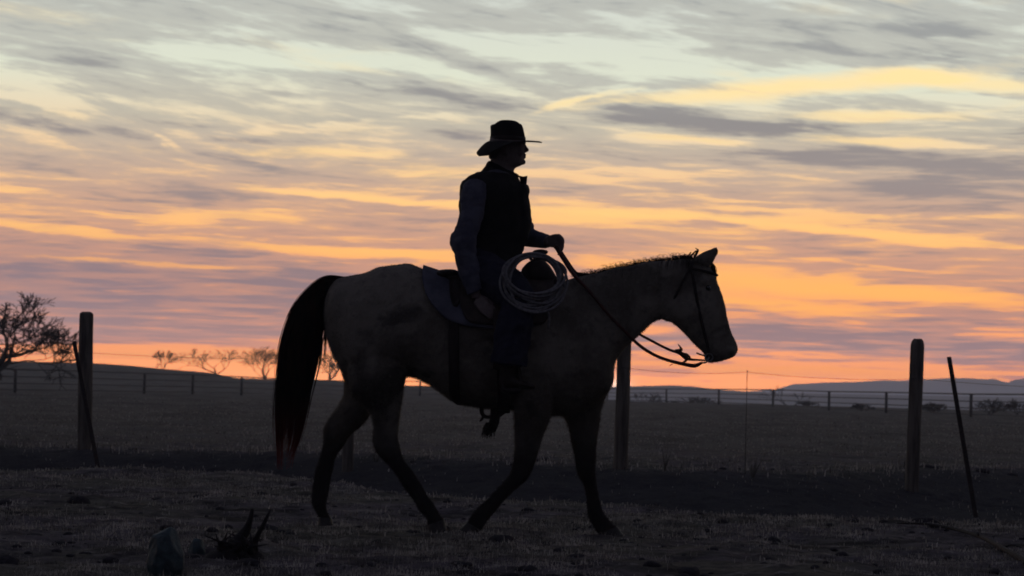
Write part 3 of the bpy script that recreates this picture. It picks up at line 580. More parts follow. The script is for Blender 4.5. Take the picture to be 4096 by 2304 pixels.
# legs: near hind, far hind, near fore (lifted), far fore
NH = [(1640, 1290, 1390, 1330, .12, -.10), (1634, 1420, 1388, 1470, .125, -.13), (1624, 1510, 1402, 1560, .115, -.14), (1614, 1575, 1440, 1612, .095, -.14), (1606, 1645, 1478, 1655, .075, -.14), (1599, 1700, 1492, 1700, .058, -.14), (1597, 1745, 1488, 1758, .048, -.14), (1606, 1800, 1500, 1803, .042, -.14),
      (1620, 1838, 1540, 1850, .034, -.14), (1638, 1867, 1584, 1897, .029, -.14), (1665, 1912, 1616, 1942, .028, -.14), (1700, 1964, 1650, 1998, .031, -.14), (1728, 2003, 1672, 2040, .037, -.14), (1752, 2042, 1704, 2068, .032, -.14), (1776, 2078, 1711, 2102, .039, -.14)]
FH = [(1520, 1350, 1330, 1360, .10, .10), (1520, 1470, 1362, 1470, .115, .13), (1500, 1580, 1384, 1555, .105, .14), (1484, 1650, 1362, 1615, .085, .14), (1450, 1700, 1322, 1668, .062, .14), (1408, 1735, 1295, 1712, .05, .14), (1376, 1785, 1294, 1765, .042, .14), (1344, 1831, 1277, 1836, .034, .14), (1329, 1893, 1258, 1898, .029, .14),
      (1316, 1962, 1247, 1966, .030, .14), (1306, 2016, 1246, 2012, .037, .14), (1312, 2046, 1262, 2044, .031, .14), (1325, 2072, 1275, 2072, .037, .14)]
NF = [(2225, 1420, 2050, 1430, .09, -.12), (2222, 1520, 2052, 1540, .105, -.14), (2212, 1610, 2055, 1620, .095, -.14), (2192, 1692, 2060, 1692, .07, -.13), (2171, 1752, 2061, 1756, .054, -.12), (2152, 1812, 2060, 1815, .045, -.12), (2135, 1868, 2054, 1862, .042, -.12), (2112, 1918, 2040, 1900, .043, -.12),
      (2070, 1955, 2012, 1930, .035, -.12), (2034, 1992, 1986, 1956, .028, -.12), (1998, 2034, 1948, 1992, .028, -.12), (1968, 2066, 1905, 2032, .034, -.12), (1942, 2096, 1880, 2066, .033, -.12), (1924, 2122, 1868, 2090, .036, -.12)]
FF = [(2446, 1460, 2270, 1470, .10, .10), (2438, 1550, 2250, 1570, .10, .11), (2408, 1630, 2248, 1650, .085, .11), (2396, 1690, 2271, 1696, .065, .11), (2389, 1755, 2286, 1765, .05, .11), (2385, 1825, 2299, 1835, .043, .11), (2386, 1880, 2314, 1896, .041, .11), (2392, 1925, 2332, 1936, .037, .11),
      (2396, 1972, 2344, 1984, .028, .11), (2403, 2015, 2348, 2032, .031, .11), (2420, 2056, 2359, 2084, .035, .11), (2446, 2086, 2378, 2112, .033, .11), (2470, 2108, 2392, 2134, .038, .11)]
for L in (NH, FH, NF, FF): hm.loft(L, 4, 22)
# soft muscle masses
hm.ball(px(1470, 1330, -.17), (.17, .10, .24), 16); hm.ball(px(2290, 1420, -.12), (.15, .09, .22), 16); hm.ball(px(1470, 1330, .17), (.17, .10, .24), 16); hm.ball(px(2290, 1420, .12), (.15, .09, .22), 16)
hm.ball(px(2735, 1225, -.065), (.09, .035, .09), 14); hm.ball(px(2735, 1225, .065), (.09, .035, .09), 14)
body = rumple(hm.fused('horse_body', M_coat, horse, voxel=.007, smooth=5), .012, 7, 3, (1.3, 1, .8))
for L, tip in ((NH, ((1790, 2122), (1712, 2136))), (FH, ((1336, 2100), (1272, 2102))), (NF, ((1892, 2148), (1836, 2116))), (FF, ((2496, 2140), (2404, 2156)))):
    a = L[-1]; y = a[5]; (u1, v1), (u2, v2) = tip
    MB().loft([(a[0] + 1, a[1] - 3, a[2] - 1, a[3] - 3, a[4] + .002, y), ((a[0] * .5 + u1 * .5), (a[1] + v1) / 2, (a[2] + u2) / 2, (a[3] + v2) / 2, a[4] + .010, y), (u1, v1, u2, v2, a[4] + .017, y)], 5, 20).build('hoof', M_hoof, horse)
for sg in (-1, 1): MB().ball(px(2834, 1152, sg * .088), .016, 12).build('eye', mat('dark_eye', (.01, .01, .01), None, 5, .1, 0, spec=.6), horse)
# hair strands
def strands(mb, fn, n, segs, rad, seed, k=3):
    r = random.Random(seed)
    for i in range(n):
        pts = fn(r)
        m_ = len(pts); mb.tube(pts, [rad * (1 - .85 * (j / (m_ - 1)) ** 2) for j in range(m_)], 3, 2, cap=False)
TAILC = [(1392, 1112, 1388, 1140, .03), (1358, 1108, 1345, 1172, .045), (1323, 1106, 1320, 1195, .05), (1290, 1113, 1312, 1215, .06), (1250, 1139, 1306, 1245, .07), (1193, 1199, 1300, 1290, .08), (1156, 1267, 1288, 1348, .085), (1131, 1348, 1276, 1415, .09), (1116, 1435, 1264, 1480, .09), (1110, 1528, 1244, 1560, .085),
         (1102, 1621, 1228, 1640, .08), (1104, 1714, 1210, 1720, .07), (1106, 1775, 1192, 1780, .06), (1110, 1835, 1168, 1832, .05)]
TC = catmull(TAILC, 4)
def tail_at(t_):
    x = t_ * (len(TC) - 1); i = min(int(x), len(TC) - 2); return TC[i] * (1 - x + i) + TC[i + 1] * (x - i)
tm = MB(); tm.loft([tuple(tail_at(q)[[0, 1]] + (tail_at(q)[[2, 3]] - tail_at(q)[[0, 1]]) * .08) + tuple(tail_at(q)[[2, 3]] - (tail_at(q)[[2, 3]] - tail_at(q)[[0, 1]]) * (.08 + .1 * q)) + (float(tail_at(q)[4]) * .85 * (1 - .5 * q),) for q in np.linspace(0, .56, 12)], 3, 18)
LOCKS = [(rl.random(), rl.uniform(-1, 1), rl.uniform(.78, 1.04), rl.uniform(0, 6.28), rl.uniform(.015, .05)) for rl in [random.Random(78)] for _ in range(70)]
def tail_fn(r):
    lk = r.choice(LOCKS); a = lk[0] + r.gauss(0, .045); ph = max(-1, min(1, lk[1] + r.gauss(0, .25))); end = min(1.05, lk[2] * r.uniform(.8, 1.03)); st = r.uniform(0, .4) if r.random() < .5 else 0
    stray = r.gauss(0, .09) if r.random() < .22 else 0; pts = []; con = r.uniform(0, .45)
    for j in range(13):
        q = st + (end - st) * j / 12; s_ = tail_at(min(q, 1)); aa = lk[0] + (a - lk[0]) * (1 - con * (j / 12) ** 2) + lk[4] * math.sin(q * 8 + lk[3]) * q + stray * (j / 12) ** 2
        aa = min(max(aa, -.02 - max(0, -stray) * .5), 1.01 + max(stray, 0) * .8)
        u = s_[0] + (s_[2] - s_[0]) * aa; v = s_[1] + (s_[3] - s_[1]) * aa; w_ = math.sqrt(max(0.05, 1 - (2 * min(max(aa, 0), 1) - 1) ** 2)) * s_[4]
        if q > 1: v += (q - 1) * 900
        pts.append(px(u, v, w_ * ph))
    return pts
strands(tm, tail_fn, 1900, 13, .0024, 3)
def tail_front(r):   # the thin locks hanging free between tail and buttock
    u0 = r.choice((1300, 1288, 1286, 1276, 1303)) + r.gauss(0, 2.5); e = r.uniform(1380, 1500); return [px(u0 + 4, 1235, r.uniform(-.03, .03)), px(u0, 1320, 0), px(u0 - 1, (1320 + e) / 2, 0), px(u0 - 8 + r.gauss(0, 3), e, 0)]
strands(tm, tail_front, 40, 4, .0022, 8)
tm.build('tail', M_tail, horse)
CREST = catmull([(2300, 1112), (2354, 1100), (2457, 1078), (2561, 1056), (2664, 1040), (2742, 1034), (2775, 1040)], 12)
mm = MB()
def mane_fn(r):
    i = r.randrange(len(CREST)); u, v = CREST[i] + (CREST[min(i + 1, len(CREST) - 1)] - CREST[i]) * r.random(); y0 = r.uniform(-.012, .02); L = r.uniform(6, 30) * (1 if r.random() < .3 else .6); back = r.uniform(-18, 4)
    if r.random() < .6: return [px(u, v + 4, y0), px(u + back * .4, v - L * .5, y0), px(u + back, v - L * .85, y0 + .02), px(u + back * 1.7, v - L * .8 + 6, y0 + .04)]
    y1 = .11 + .04 * (1 - i / len(CREST)); D = r.uniform(90, 170)
    return [px(u, v + 3, y0), px(u + back * .3, v - 5, y0 + .03), px(u + back, v + 20, y1 - .02), px(u + back * 1.5, v + D * .6, y1 + .03), px(u + back * 2 - 8, v + D, y1 + .03)]
strands(mm, mane_fn, 1500, 5, .0012, 5)
def mane_near(r):
    i = r.randrange(len(CREST)); u, v = CREST[i]; u += r.uniform(-6, 6); D = r.uniform(15, 60); k = 1 - i / len(CREST)
    return [px(u, v + 2, -.01), px(u - 4, v + D * .3, -.045 - .02 * k), px(u - 8, v + D, -.075 - .05 * k)]
strands(mm, mane_near, 150, 3, .0012, 9)
for (u0, v0, pts_) in ((2742, 1036, ((2752, 1022), (2762, 1008))), (2755, 1036, ((2768, 1018), (2782, 1002))), (2770, 1044, ((2782, 1012), (2790, 996))), (2775, 1040, ((2790, 1004), (2780, 992))), (2748, 1036, ((2770, 1014), (2776, 1006)))):
    for q in range(4): mm.tube([px(u0, v0, .01)] + [px(a + q * 1.5, b, .01) for a, b in pts_], [.0026, .002, .0008], 4)
mm.build('mane', M_mane, horse)
fm = MB()
def fore_fn(r):
    y = r.uniform(-.03, .03); e = r.uniform(30, 110); return [px(2820 + r.uniform(-14, 20), 1040 + r.uniform(-6, 10), y), px(2846 + r.uniform(-4, 14), 1062, y), px(2852 + r.uniform(-6, 16), 1062 + e * .6, y * 1.3), px(2858 + r.uniform(-14, 12), 1062 + e, y * 1.6)]
strands(fm, fore_fn, 140, 4, .0013, 6); fm.build('forelock', M_mane, horse)
# shaggy winter coat: short fine hairs over the whole body
bm_ = body.data; nv = len(bm_.vertices); cov = np.empty(nv * 3, np.float32); bm_.vertices.foreach_get('co', cov); cov = cov.reshape(-1, 3); nrm = np.empty(nv * 3, np.float32); bm_.vertices.foreach_get('normal', nrm); nrm = nrm.reshape(-1, 3)
r = np.random.default_rng(2); pick = r.choice(nv, min(nv, 110000), replace=False); Pp = cov[pick].astype(float); Nn = nrm[pick].astype(float); n = len(pick)
hx = Pp[:, 0] + hb.x; hz = Pp[:, 2] + hb.z; L = (.006 + .009 * r.random(n)) * np.where(hz > 1.35, .6, 1) * np.where((hz < .86) & (hz > .62), 1.5, 1); L = np.where((hx > px(2650, 1200).x), L * .55, L)
dirn = Nn * .75 + np.array([-.35, 0, -.5]) + r.normal(0, .28, (n, 3)); dirn /= np.linalg.norm(dirn, axis=1)[:, None]
sd_ = np.cross(dirn, Nn + r.normal(0, .3, (n, 3))); sd_ /= np.linalg.norm(sd_, axis=1)[:, None] + 1e-9
V = np.stack([Pp - sd_ * .0014, Pp + sd_ * .0014, Pp + dirn * L[:, None]], 1).reshape(-1, 3); T = np.arange(n * 3).reshape(-1, 3)
M_fur = coat_mat('coat_hair', (.14, .124, .10), (.27, .243, .20), (.035, .031, .028), (.028, .024, .023), .36, .74, .55)
fo = bpy.data.objects.new('coat_hair', raw_mesh('coat_hair', V, T)); fo.data.materials.append(M_fur); fo.parent = horse; col.objects.link(fo); fo['kind'] = 'stuff'
# ------------------------------------------------------------------ saddle, pad, cinches: shells wrapped round the barrel
TR = catmull(TRUNK, 6)
def wrap(u, phi, off):
    """point on the barrel at photo column u, phi radians from the spine (negative = near side)"""
    c = (TR[:, 0] + TR[:, 2]) / 2; i = np.interp(u, c, np.arange(len(TR))); k = int(min(i, len(TR) - 2)); q = i - k; s_ = TR[k] * (1 - q) + TR[k + 1] * q
    A = np.array(px(u, s_[1])); B = np.array(px(u, s_[3])); C = (A + B) / 2; h = (A - B) / 2; L = np.linalg.norm(h); ex = 2.2
    c_, n_ = math.cos(phi), math.sin(phi); c_ = math.copysign(abs(c_) ** (2 / ex), c_); n_ = math.copysign(abs(n_) ** (2 / ex), n_)
    return C + h * (1 + off / L) * c_ + np.array((0, (s_[4] + off) * n_, 0))
def panel(name, fn_phi, u0, u1, off, th, mt, parent, nu=36, nph=56, both=True, wob=.004):
    """fn_phi(s) -> (phi_a, phi_b) lower and upper limit at fraction s along u"""
    out = []; V = []; nn = 0
    for lay in (off + th, off):
        for i in range(nu):
            s_ = i / (nu - 1); a, b = fn_phi(s_); e = 1 - abs(2 * s_ - 1) ** 10 
            for j in range(nph):
                ph = a + (b - a) * j / (nph - 1); V.append(wrap(u0 + (u1 - u0) * s_, ph, lay + wob * math.sin(s_ * 7 + ph * 5) * (1 if lay > off else .6)))
    N = nu * nph; f = []
    for i in range(nu - 1):
        for j in range(nph - 1):
            a = i * nph + j; f.append((a, a + 1, a + nph + 1, a + nph)); f.append((N + a, N + a + nph, N + a + nph + 1, N + a + 1))
    for i in range(nu - 1):
        for j in (0, nph - 1): a = i * nph + j; f.append((a, a + nph, N + a + nph, N + a) if j == 0 else (a, N + a, N + a + nph, a + nph))
    for j in range(nph - 1):
        for i in (0, nu - 1): a = i * nph + j; f.append((a, N + a, N + a + 1, a + 1) if i == 0 else (a, a + 1, N + a + 1, N + a))
    mb = MB(); mb.v = [tuple(p) for p in V]; mb.f = f; return mb.build(name, mt, parent)
M_leather = mat('saddle_leather', (.05, .035, .028), (.03, .021, .018), 12, .75, .2)
M_leather2 = mat('dark_leather', (.028, .02, .018), (.018, .014, .013), 14, .8, .2)
M_pad = mat('grey_blue_felt', (.10, .10, .125), (.065, .065, .085), 9, .95, .4)
def rnd(s_, full, r_): # rounded ends
    e = 1.0
    if s_ < r_: e = math.sqrt(max(0, 1 - ((r_ - s_) / r_) ** 2))
    if s_ > 1 - r_: e = math.sqrt(max(0, 1 - ((s_ - 1 + r_) / r_) ** 2))
    return full * (.55 + .45 * e)
sp0 = Vector((px(1950, 1110).x, YH, px(1950, 1110).z))
pad = panel('saddle_pad', lambda s_: (-rnd(s_, 1.34, .22), rnd(s_, 1.34, .22)), 1694, 2215, .004, .020, M_pad, None); 
def recentre(o, c):
    o.data.transform(Matrix.Translation(-(Vector(c) - o.location))); o.location = c
recentre(pad, sp0); tag(pad, 'pale grey blue felt pad lying under the saddle', 'saddle pad')
sad = empty('saddle', sp0 + Vector((0, 0, .03)), 'dark leather western saddle with horn and cinches on the horse', 'saddle')
panel('skirt', lambda s_: (-rnd(s_, 1.30, .15), rnd(s_, 1.30, .15)), 1836, 2215, .028, .012, M_leather, sad)
panel('rear_housing', lambda s_: (-rnd(s_, 1.08, .4), rnd(s_, 1.08, .4)), 1800, 1850, .028, .010, M_leather2, sad, 16)
mb = MB(); mb.loft([(1768, 1092, 1780, 1130, .10), (1790, 1088, 1800, 1140, .16), (1860, 1098, 1860, 1160, .17), (1950, 1112, 1950, 1165, .16), (2040, 1104, 2040, 1165, .15), (2090, 1082, 2095, 1160, .12)], 4, 24, 2.4)
mb.fused('seat', M_leather, sad, voxel=.008)
mb = MB(); mb.loft([(1737, 1098, 1752, 1122, .12), (1752, 1084, 1772, 1122, .165), (1778, 1079, 1800, 1118, .175), (1816, 1079, 1838, 1112, .165), (1836, 1088, 1856, 1116, .13)], 4, 24, 2.6); mb.fused('cantle', M_leather2, sad, voxel=.007)
mb = MB(); mb.loft([(2086, 1076, 2080, 1150, .10), (2116, 1046, 2116, 1150, .14), (2160, 1034, 2164, 1150, .15), (2196, 1060, 2206, 1150, .13), (2224, 1104, 2234, 1150, .10)], 4, 24, 2.4); mb.fused('fork', M_leather2, sad, voxel=.007)
mb = MB(); mb.tube([px(2156, 1060), px(2157, 1038), px(2160, 1018), px(2162, 1006)], [.032, .024, .022, .03], 16); mb.loft([(2128, 1008, 2136, 1020, .03), (2140, 1000, 2142, 1021, .048), (2162, 997, 2162, 1020, .052), (2184, 1000, 2182, 1018, .045), (2194, 1006, 2190, 1014, .02)], 4, 16); mb.fused('horn', M_leather2, sad, voxel=.005)
panel('rear_cinch', lambda s_: (-3.1, 3.1), 1800, 1842, .012, .006, M_leather2, sad, 6, 90)
panel('front_cinch', lambda s_: (-3.1, 3.1), 1990, 2040, .012, .012, M_leather2, sad, 6, 90)
for sg in (-1, 1):
    panel('fender', lambda s_: (sg * .75, sg * (1.95 - .1 * abs(2 * s_ - 1))), 1975 if sg > 0 else 1975, 2075, .062, .008, M_leather, sad, 12, 30)
    yb = sg * .40
    mb = MB(); mb.tube([px(2030, 1400, yb), px(2012, 1470, yb), px(2010, 1535, yb), px(2020, 1560, yb), px(2070, 1562, yb), px(2080, 1535, yb), px(2072, 1470, yb), px(2050, 1400, yb)], [.012, .014, .016, .02, .02, .016, .014, .012], 10, flat=1.0)
    mb.v = [(v[0], YH + yb + (v[1] - YH - yb) * 2.6, v[2]) for v in mb.v]; mb.build('stirrup', M_leather2, sad)
# cinch tassel and hanging strap ends under the belly
mb = MB()
mb.tube([px(1985, 1612, -.05), px(1978, 1655, -.05), px(1968, 1695, -.05), px(1946, 1742, -.05)], [.03, .026, .02, .008], 12, flat=.6)
mb.tube([px(1990, 1630, -.04), px(1985, 1690, -.04), px(1978, 1728, -.04)], [.022, .018, .006], 10, flat=.6)
mb.tube([px(2040, 1620, -.05), px(2012, 1648, -.05), px(1988, 1668, -.05)], [.02, .016, .012], 10, flat=.6)
mb.tube([px(1930, 1612, -.04), px(1926, 1640, -.04), px(1934, 1662, -.04), px(1956, 1668, -.04), px(1972, 1655, -.04)], [.012, .013, .012, .011, .010], 8)
mb.tube([px(1936, 1662, -.04), px(1926, 1678, -.04), px(1918, 1686, -.04)], [.009, .008, .003], 8)
rs = random.Random(3)
for i in range(60):
    u = rs.uniform(1945, 1990); mb.tube([px(u, 1690, rs.uniform(-.08, -.02)), px(u - 10 + rs.uniform(-6, 6), 1715, rs.uniform(-.08, -.02)), px(u - 16 + rs.uniform(-12, 10), rs.uniform(1725, 1756), rs.uniform(-.08, -.02))], [.003, .0025, .001], 4)
mb.build('cinch_tassel', M_leather2, sad)
# ------------------------------------------------------------------ bridle and reins
M_rein = mat('rein_leather', (.075, .022, .016), (.045, .016, .013), 20, .6, .1)
M_bit = mat('bit_steel', (.30, .29, .28), None, 20, .35, 0, metal=1)
bri = empty('bridle', px(2800, 1120), 'thin leather bridle on the horse head with long reins up to the rider hand', 'bridle')
for sg in (-1, 1):
    y = lambda d: sg * d
    MB().tube([px(2782, 1036, y(.02)), px(2766, 1062, y(.075)), px(2776, 1130, y(.108)), px(2792, 1220, y(.098)), px(2812, 1310, y(.078)), px(2830, 1380, y(.066)), px(2838, 1420, y(.062))], .009, 8, flat=.5).build('cheek_strap', M_leather2, bri)
    MB().tube([px(2766, 1062, y(.072)), px(2730, 1130, y(.10)), px(2690, 1210, y(.07)), px(2682, 1250, y(.02))], .007, 8).build('throat_latch', M_leather2, bri)
    mb = MB(); c = px(2836, 1430, y(.064)); mb.tube([c + Vector((.022 * math.cos(a), 0, .022 * math.sin(a))) for a in np.linspace(0, 6.2832, 17)], .004, 8, 2); mb.tube([c, px(2826, 1448, y(.064)), px(2806, 1452, y(.062))], [.005, .005, .005], 8); mb.build('bit_ring', M_bit, bri)
MB().tube([px(2768, 1075, -.09), px(2820, 1085, -.085), px(2862, 1098, -.03), px(2864, 1100, .03), px(2820, 1085, .085), px(2768, 1075, .09)], .008, 8, flat=.6).build('brow_band', M_leather2, bri)
MB().tube([px(2836, 1430, -.06), px(2840, 1432, 0), px(2836, 1430, .06)], .006, 8).build('mouthpiece', M_bit, bri)
MB().tube([px(2830, 1425, -.06), px(2800, 1418, -.03), px(2788, 1412, 0), px(2800, 1418, .03), px(2830, 1425, .06)], .005, 8).build('curb_strap', M_leather2, bri)
# near rein: from the hand over the near side of the neck, then loose to the bit
mb = MB(); mb.tube([px(2222, 985, -.01), px(2232, 1000, -.015), px(2258, 1042, -.03), px(2293, 1096, -.06), px(2325, 1130, -.12), px(2370, 1180, -.175), px(2440, 1265, -.175), px(2500, 1325, -.155), px(2540, 1366, -.12), px(2586, 1402, -.08), px(2638, 1429, -.075), px(2690, 1446, -.07), px(2742, 1458, -.07), px(2778, 1463, -.07), px(2800, 1455, -.066), px(2810, 1450, -.064)],
        [.012, .013, .013, .012, .010, .009, .009, .009, .0095, .0095, .0095, .010, .011, .012, .009, .006], 8, flat=.5); mb.build('rein', M_rein, bri)
mb = MB(); mb.tube([px(2218, 985, .01), px(2236, 1000, .01), px(2264, 1042, .02), px(2302, 1092, .04), px(2340, 1104, .10), px(2400, 1180, .165), px(2470, 1265, .14), px(2530, 1322, .10), px(2561, 1339, .07), px(2600, 1360, .06), px(2638, 1380, .06), px(2680, 1400, .06), px(2716, 1412, .06), px(2742, 1432, .06), px(2765, 1438, .06), px(2800, 1440, .062), px(2822, 1442, .064)],
        [.012, .013, .013, .012, .010, .009, .009, .008, .0085, .0085, .0085, .0085, .010, .011, .008, .006, .005], 8, flat=.5)
mb.tube([px(2700, 1404, .06), px(2724, 1400, .06), px(2722, 1390, .055), px(2712, 1376, .05)], [.009, .010, .006, .002], 8)
mb.tube([px(2712, 1408, .06), px(2735, 1420, .055), px(2748, 1434, .05), px(2736, 1448, .05), px(2716, 1454, .05)], [.010, .013, .010, .006, .003], 8)
mb.tube([px(2726, 1418, .07), px(2744, 1416, .07), px(2758, 1428, .065), px(2762, 1442, .06)], [.006, .006, .006, .004], 8)
mb.tube([px(2690, 1456, -.06), px(2676, 1464, -.05)], [.003, .001], 5, smooth=False); mb.build('rein', M_rein, bri)
# ------------------------------------------------------------------ the lariat
M_rope = mat('lariat_rope', (.20, .19, .185), (.12, .115, .12), 60, .8, .4, (1, 1, 1))
pts = []; loops = 11; rs = random.Random(9); prm = []
for k in range(loops + 2): prm.append((rs.uniform(100, 134), rs.uniform(1158, 1268) if k > 1 else (1160, 1262)[k], rs.uniform(1012, 1030), rs.uniform(-10, 10), rs.uniform(-.515, -.455)))
prm[3] = (136, 1240, 1014, -2, -.50); prm[5] = (112, 1180, 1026, 0, -.47)
for i in range(loops * 20 + 10):
    k = i / 20; a = math.pi / 2 + 2 * math.pi * k; i0 = int(k); q = k - i0; q = q * q * (3 - 2 * q); A = [x * (1 - q) + y_ * q for x, y_ in zip(prm[i0], prm[i0 + 1])]
    cu = 2133 + A[3]; cv = (A[1] + A[2]) / 2; bb = (A[1] - A[2]) / 2; s_ = math.sin(a); c_ = math.cos(a)
    u = cu + A[0] * c_ * (1 + .04 * math.sin(3 * a + i0)) + (s_ < 0) * 8 * -s_; v = cv - bb * s_
    pts.append(px(u, v, A[4] + .07 * (1 + s_) / 2))
pts += [px(2180, 1235, -.46), px(2196, 1265, -.44), px(2194, 1315, -.42)]
lr = MB().tube(pts, .0075, 8, 3); lo = lr.build('rope_coil', M_rope, loc=px(2133, 1030, -.3)); tag(lo, 'pale coiled lariat rope hanging from the saddle horn by the rider thigh', 'rope')
mb = MB(); mb.tube([px(2150, 1012, 0), px(2120, 1016, -.12), px(2118, 1028, -.40), px(2128, 1040, -.46), px(2146, 1032, -.42), px(2150, 1018, -.16), px(2168, 1014, 0)], .008, 8, flat=.7); mb.build('rope_strap', M_leather2, sad)
# ------------------------------------------------------------------ the rider
M_skin = mat('skin', (.16, .125, .115), (.13, .10, .09), 40, .6, .1)
M_shirt = mat('grey_blue_sleeve', (.08, .08, .105), (.055, .055, .078), 14, .95, .5)
M_vest = mat('black_vest', (.014, .012, .013), (.009, .009, .009), 14, .95, .4)
M_jean = mat('dark_denim', (.022, .022, .038), (.014, .014, .026), 24, .95, .4)
M_boot = mat('boot_leather', (.03, .02, .016), None, 14, .6, .2)
M_hat = mat('dark_felt_hat', (.012, .010, .010), (.009, .008, .008), 20, .95, .2)
M_hair = hair_mat('grey_hair', (.12, .11, .10), (.06, .055, .05), tl=.2)
rb = px(1950, 1110)
man = empty('person', rb, 'rider in wide brimmed hat, dark vest and jeans holding the reins in one hand', 'person')
TOR = [(2062, 690, 1948, 668, .07), (2070, 712, 1915, 690, .12), (2084, 745, 1872, 715, .18), (2096, 790, 1856, 770, .20), (2104, 850, 1852, 850, .19), (2102, 920, 1852, 925, .175), (2090, 985, 1852, 990, .17), (2072, 1040, 1848, 1045, .18), (2050, 1085, 1846, 1085, .185), (2020, 1112, 1856, 1108, .17)]
NA = [(1905, 742, -.17), (1893, 790, -.215), (1888, 850, -.245), (1876, 900, -.27), (1858, 950, -.285), (1862, 1010, -.29), (1874, 1070, -.29), (1890, 1130, -.30), (1906, 1190, -.30)]
FA = [(1985, 752, .13), (2005, 800, .22), (2030, 860, .26), (2065, 915, .26), (2095, 942, .24), (2130, 953, .19), (2165, 962, .12), (2200, 966, .05)]
NL = [(1905, 1075, -.09), (1955, 1110, -.19), (2020, 1145, -.29), (2062, 1185, -.355), (2070, 1230, -.385), (2060, 1300, -.40), (2046, 1380, -.40), (2036, 1460, -.40), (2034, 1515, -.40)]
FL = [(u, v, -y) for u, v, y in NL]
bd = MB(); bd.loft(TOR, 4, 26, grow=-.02)
HEAD = [(2052, 700, 1945, 672, .062), (2056, 684, 1955, 652, .060), (2062, 672, 1962, 640, .062), (2088, 660, 1962, 622, .070), (2096, 645, 1960, 604, .076), (2097, 625, 1958, 588, .079), (2098, 605, 1957, 572, .080), (2100, 586, 1958, 560, .080), (2101, 566, 1962, 545, .078), (2094, 540, 1968, 522, .07), (2070, 512, 1985, 506, .045)]
bd.loft(HEAD, 4, 24, 2.2)
bd.loft([(2102, 576, 2090, 578, .010), (2110, 590, 2090, 592, .014), (2117, 600, 2090, 604, .018), (2108, 609, 2090, 611, .016)], 4, 12)      # nose
bd.ball(px(2098, 619), (.011, .028, .007), 10); bd.ball(px(2097, 629), (.011, .026, .008), 10); bd.ball(px(2091, 648), (.018, .026, .017), 12)  # lips, chin
for sg in (-1, 1): bd.ball(px(2097, 572, sg * .03), (.012, .024, .008), 10); bd.ball(px(2022, 600, sg * .080), (.018, .009, .032), 10); bd.ball(px(2080, 608, sg * .055), (.022, .016, .022), 10)
def arm(mb, A, rads): mb.tube([px(*p) for p in A], rads, 16, 4)
arm(bd, NA, [.055, .052, .048, .045, .043, .041, .038, .032, .027]); arm(bd, FA, [.055, .052, .048, .045, .043, .041, .037, .031])
arm(bd, NL, [.10, .095, .085, .07, .062, .058, .05, .042, .04]); arm(bd, FL, [.10, .095, .085, .07, .062, .058, .05, .042, .04])
for L in (NL, FL):
    y = L[-1][2]; bd.loft([(2010, 1500, 2010, 1540, .035, y), (2040, 1490, 2040, 1548, .038, y), (2085, 1522, 2085, 1550, .042, y), (2125, 1532, 2125, 1551, .03, y)], 4, 14)
# near hand resting on the thigh: palm, four fingers, thumb
def hand(mb, wrist, knuck, side, curl, th, scale=1.0):
    """wrist, knuckle centre, side vector (towards the little finger), curl vector the fingers bend to, thumb vector"""
    w = Vector(wrist); k = Vector(knuck); d = (k - w).normalized(); s_ = Vector(side).normalized(); c = Vector(curl).normalized()
    for i, q in enumerate((-1, -.33, .33, 1)):
        mb.tube([w + s_ * q * .018, (w + k) / 2 + s_ * q * .027, k + s_ * q * .030], [.017, .0155, .0125], 10)
    for i, (q, L) in enumerate(((-1, .040), (-.33, .045), (.33, .042), (1, .033))):
        p0 = k + s_ * q * .031; p1 = p0 + (d * .75 + c * .55).normalized() * L; p2 = p1 + (d * .1 + c).normalized() * L * .72; p3 = p2 + (c * .75 - d * .65).normalized() * L * .55
        mb.tube([p0 - d * .01, p0, p1, p2, p3], [.0105, .0105, .0095, .0085, .0065], 9, 3)
    t0 = w + d * .02 - s_ * .022; t1 = w + d * .05 - s_ * .042 + c * .014; t2 = t1 + d * .030 + c * .016; t3 = t2 + d * .022 + c * .012 + s_ * .006
    mb.tube([t0, t1, t2, t3], [.014, .0125, .0105, .008], 9, 3)
hw = px(1908, 1196, -.30); hk = px(1944, 1232, -.335)
hand(bd, hw, hk, (-.35, -.1, -1), (.55, .35, -.35), None)
fw = px(2196, 964, .055); fk = px(2232, 962, .0)
hand(bd, fw, fk, (-.25, .35, -1), (-.1, .1, -1) , None)
bd2 = bd.fused('body', M_skin, man, voxel=.0045, smooth=2)
# clothing
sv = MB(); arm(sv, NA[:-1] + [(1904, 1168, -.30)], [.072, .076, .070, .066, .068, .066, .064, .058, .050]); sv.loft(TOR, 4, 26, grow=-.008); arm(sv, FA[:-1] + [(2190, 966, .07)], [.075, .074, .068, .068, .062, .058, .050, .042])
sv.ball(px(1902, 768, -.185), (.062, .06, .062), 14); sv.ball(px(1992, 768, .185), (.062, .06, .062), 14); sv.ball(px(1833, 960, -.275), (.050, .05, .055), 12); sv.ball(px(1836, 990, -.28), (.04, .05, .05), 12); sv.ball(px(2118, 905, .22), (.03, .04, .03), 12)
rumple(sv.fused('shirt', M_shirt, man, voxel=.006, smooth=2), .009, 11, 5, (.8, .8, 1.9))
vs = MB(); vs.loft(TOR[1:9], 4, 30, grow=.012)
vs.loft([(2112, 742, 2060, 742, .12), (2118, 790, 2050, 790, .14), (2124, 850, 2050, 850, .14), (2127, 900, 2050, 900, .13), (2112, 960, 2050, 960, .12)], 4, 20)
vs.loft([(1850, 728, 1900, 728, .12), (1838, 762, 1900, 762, .17), (1838, 830, 1900, 830, .17), (1840, 900, 1900, 900, .15), (1842, 980, 1900, 980, .15)], 4, 20)
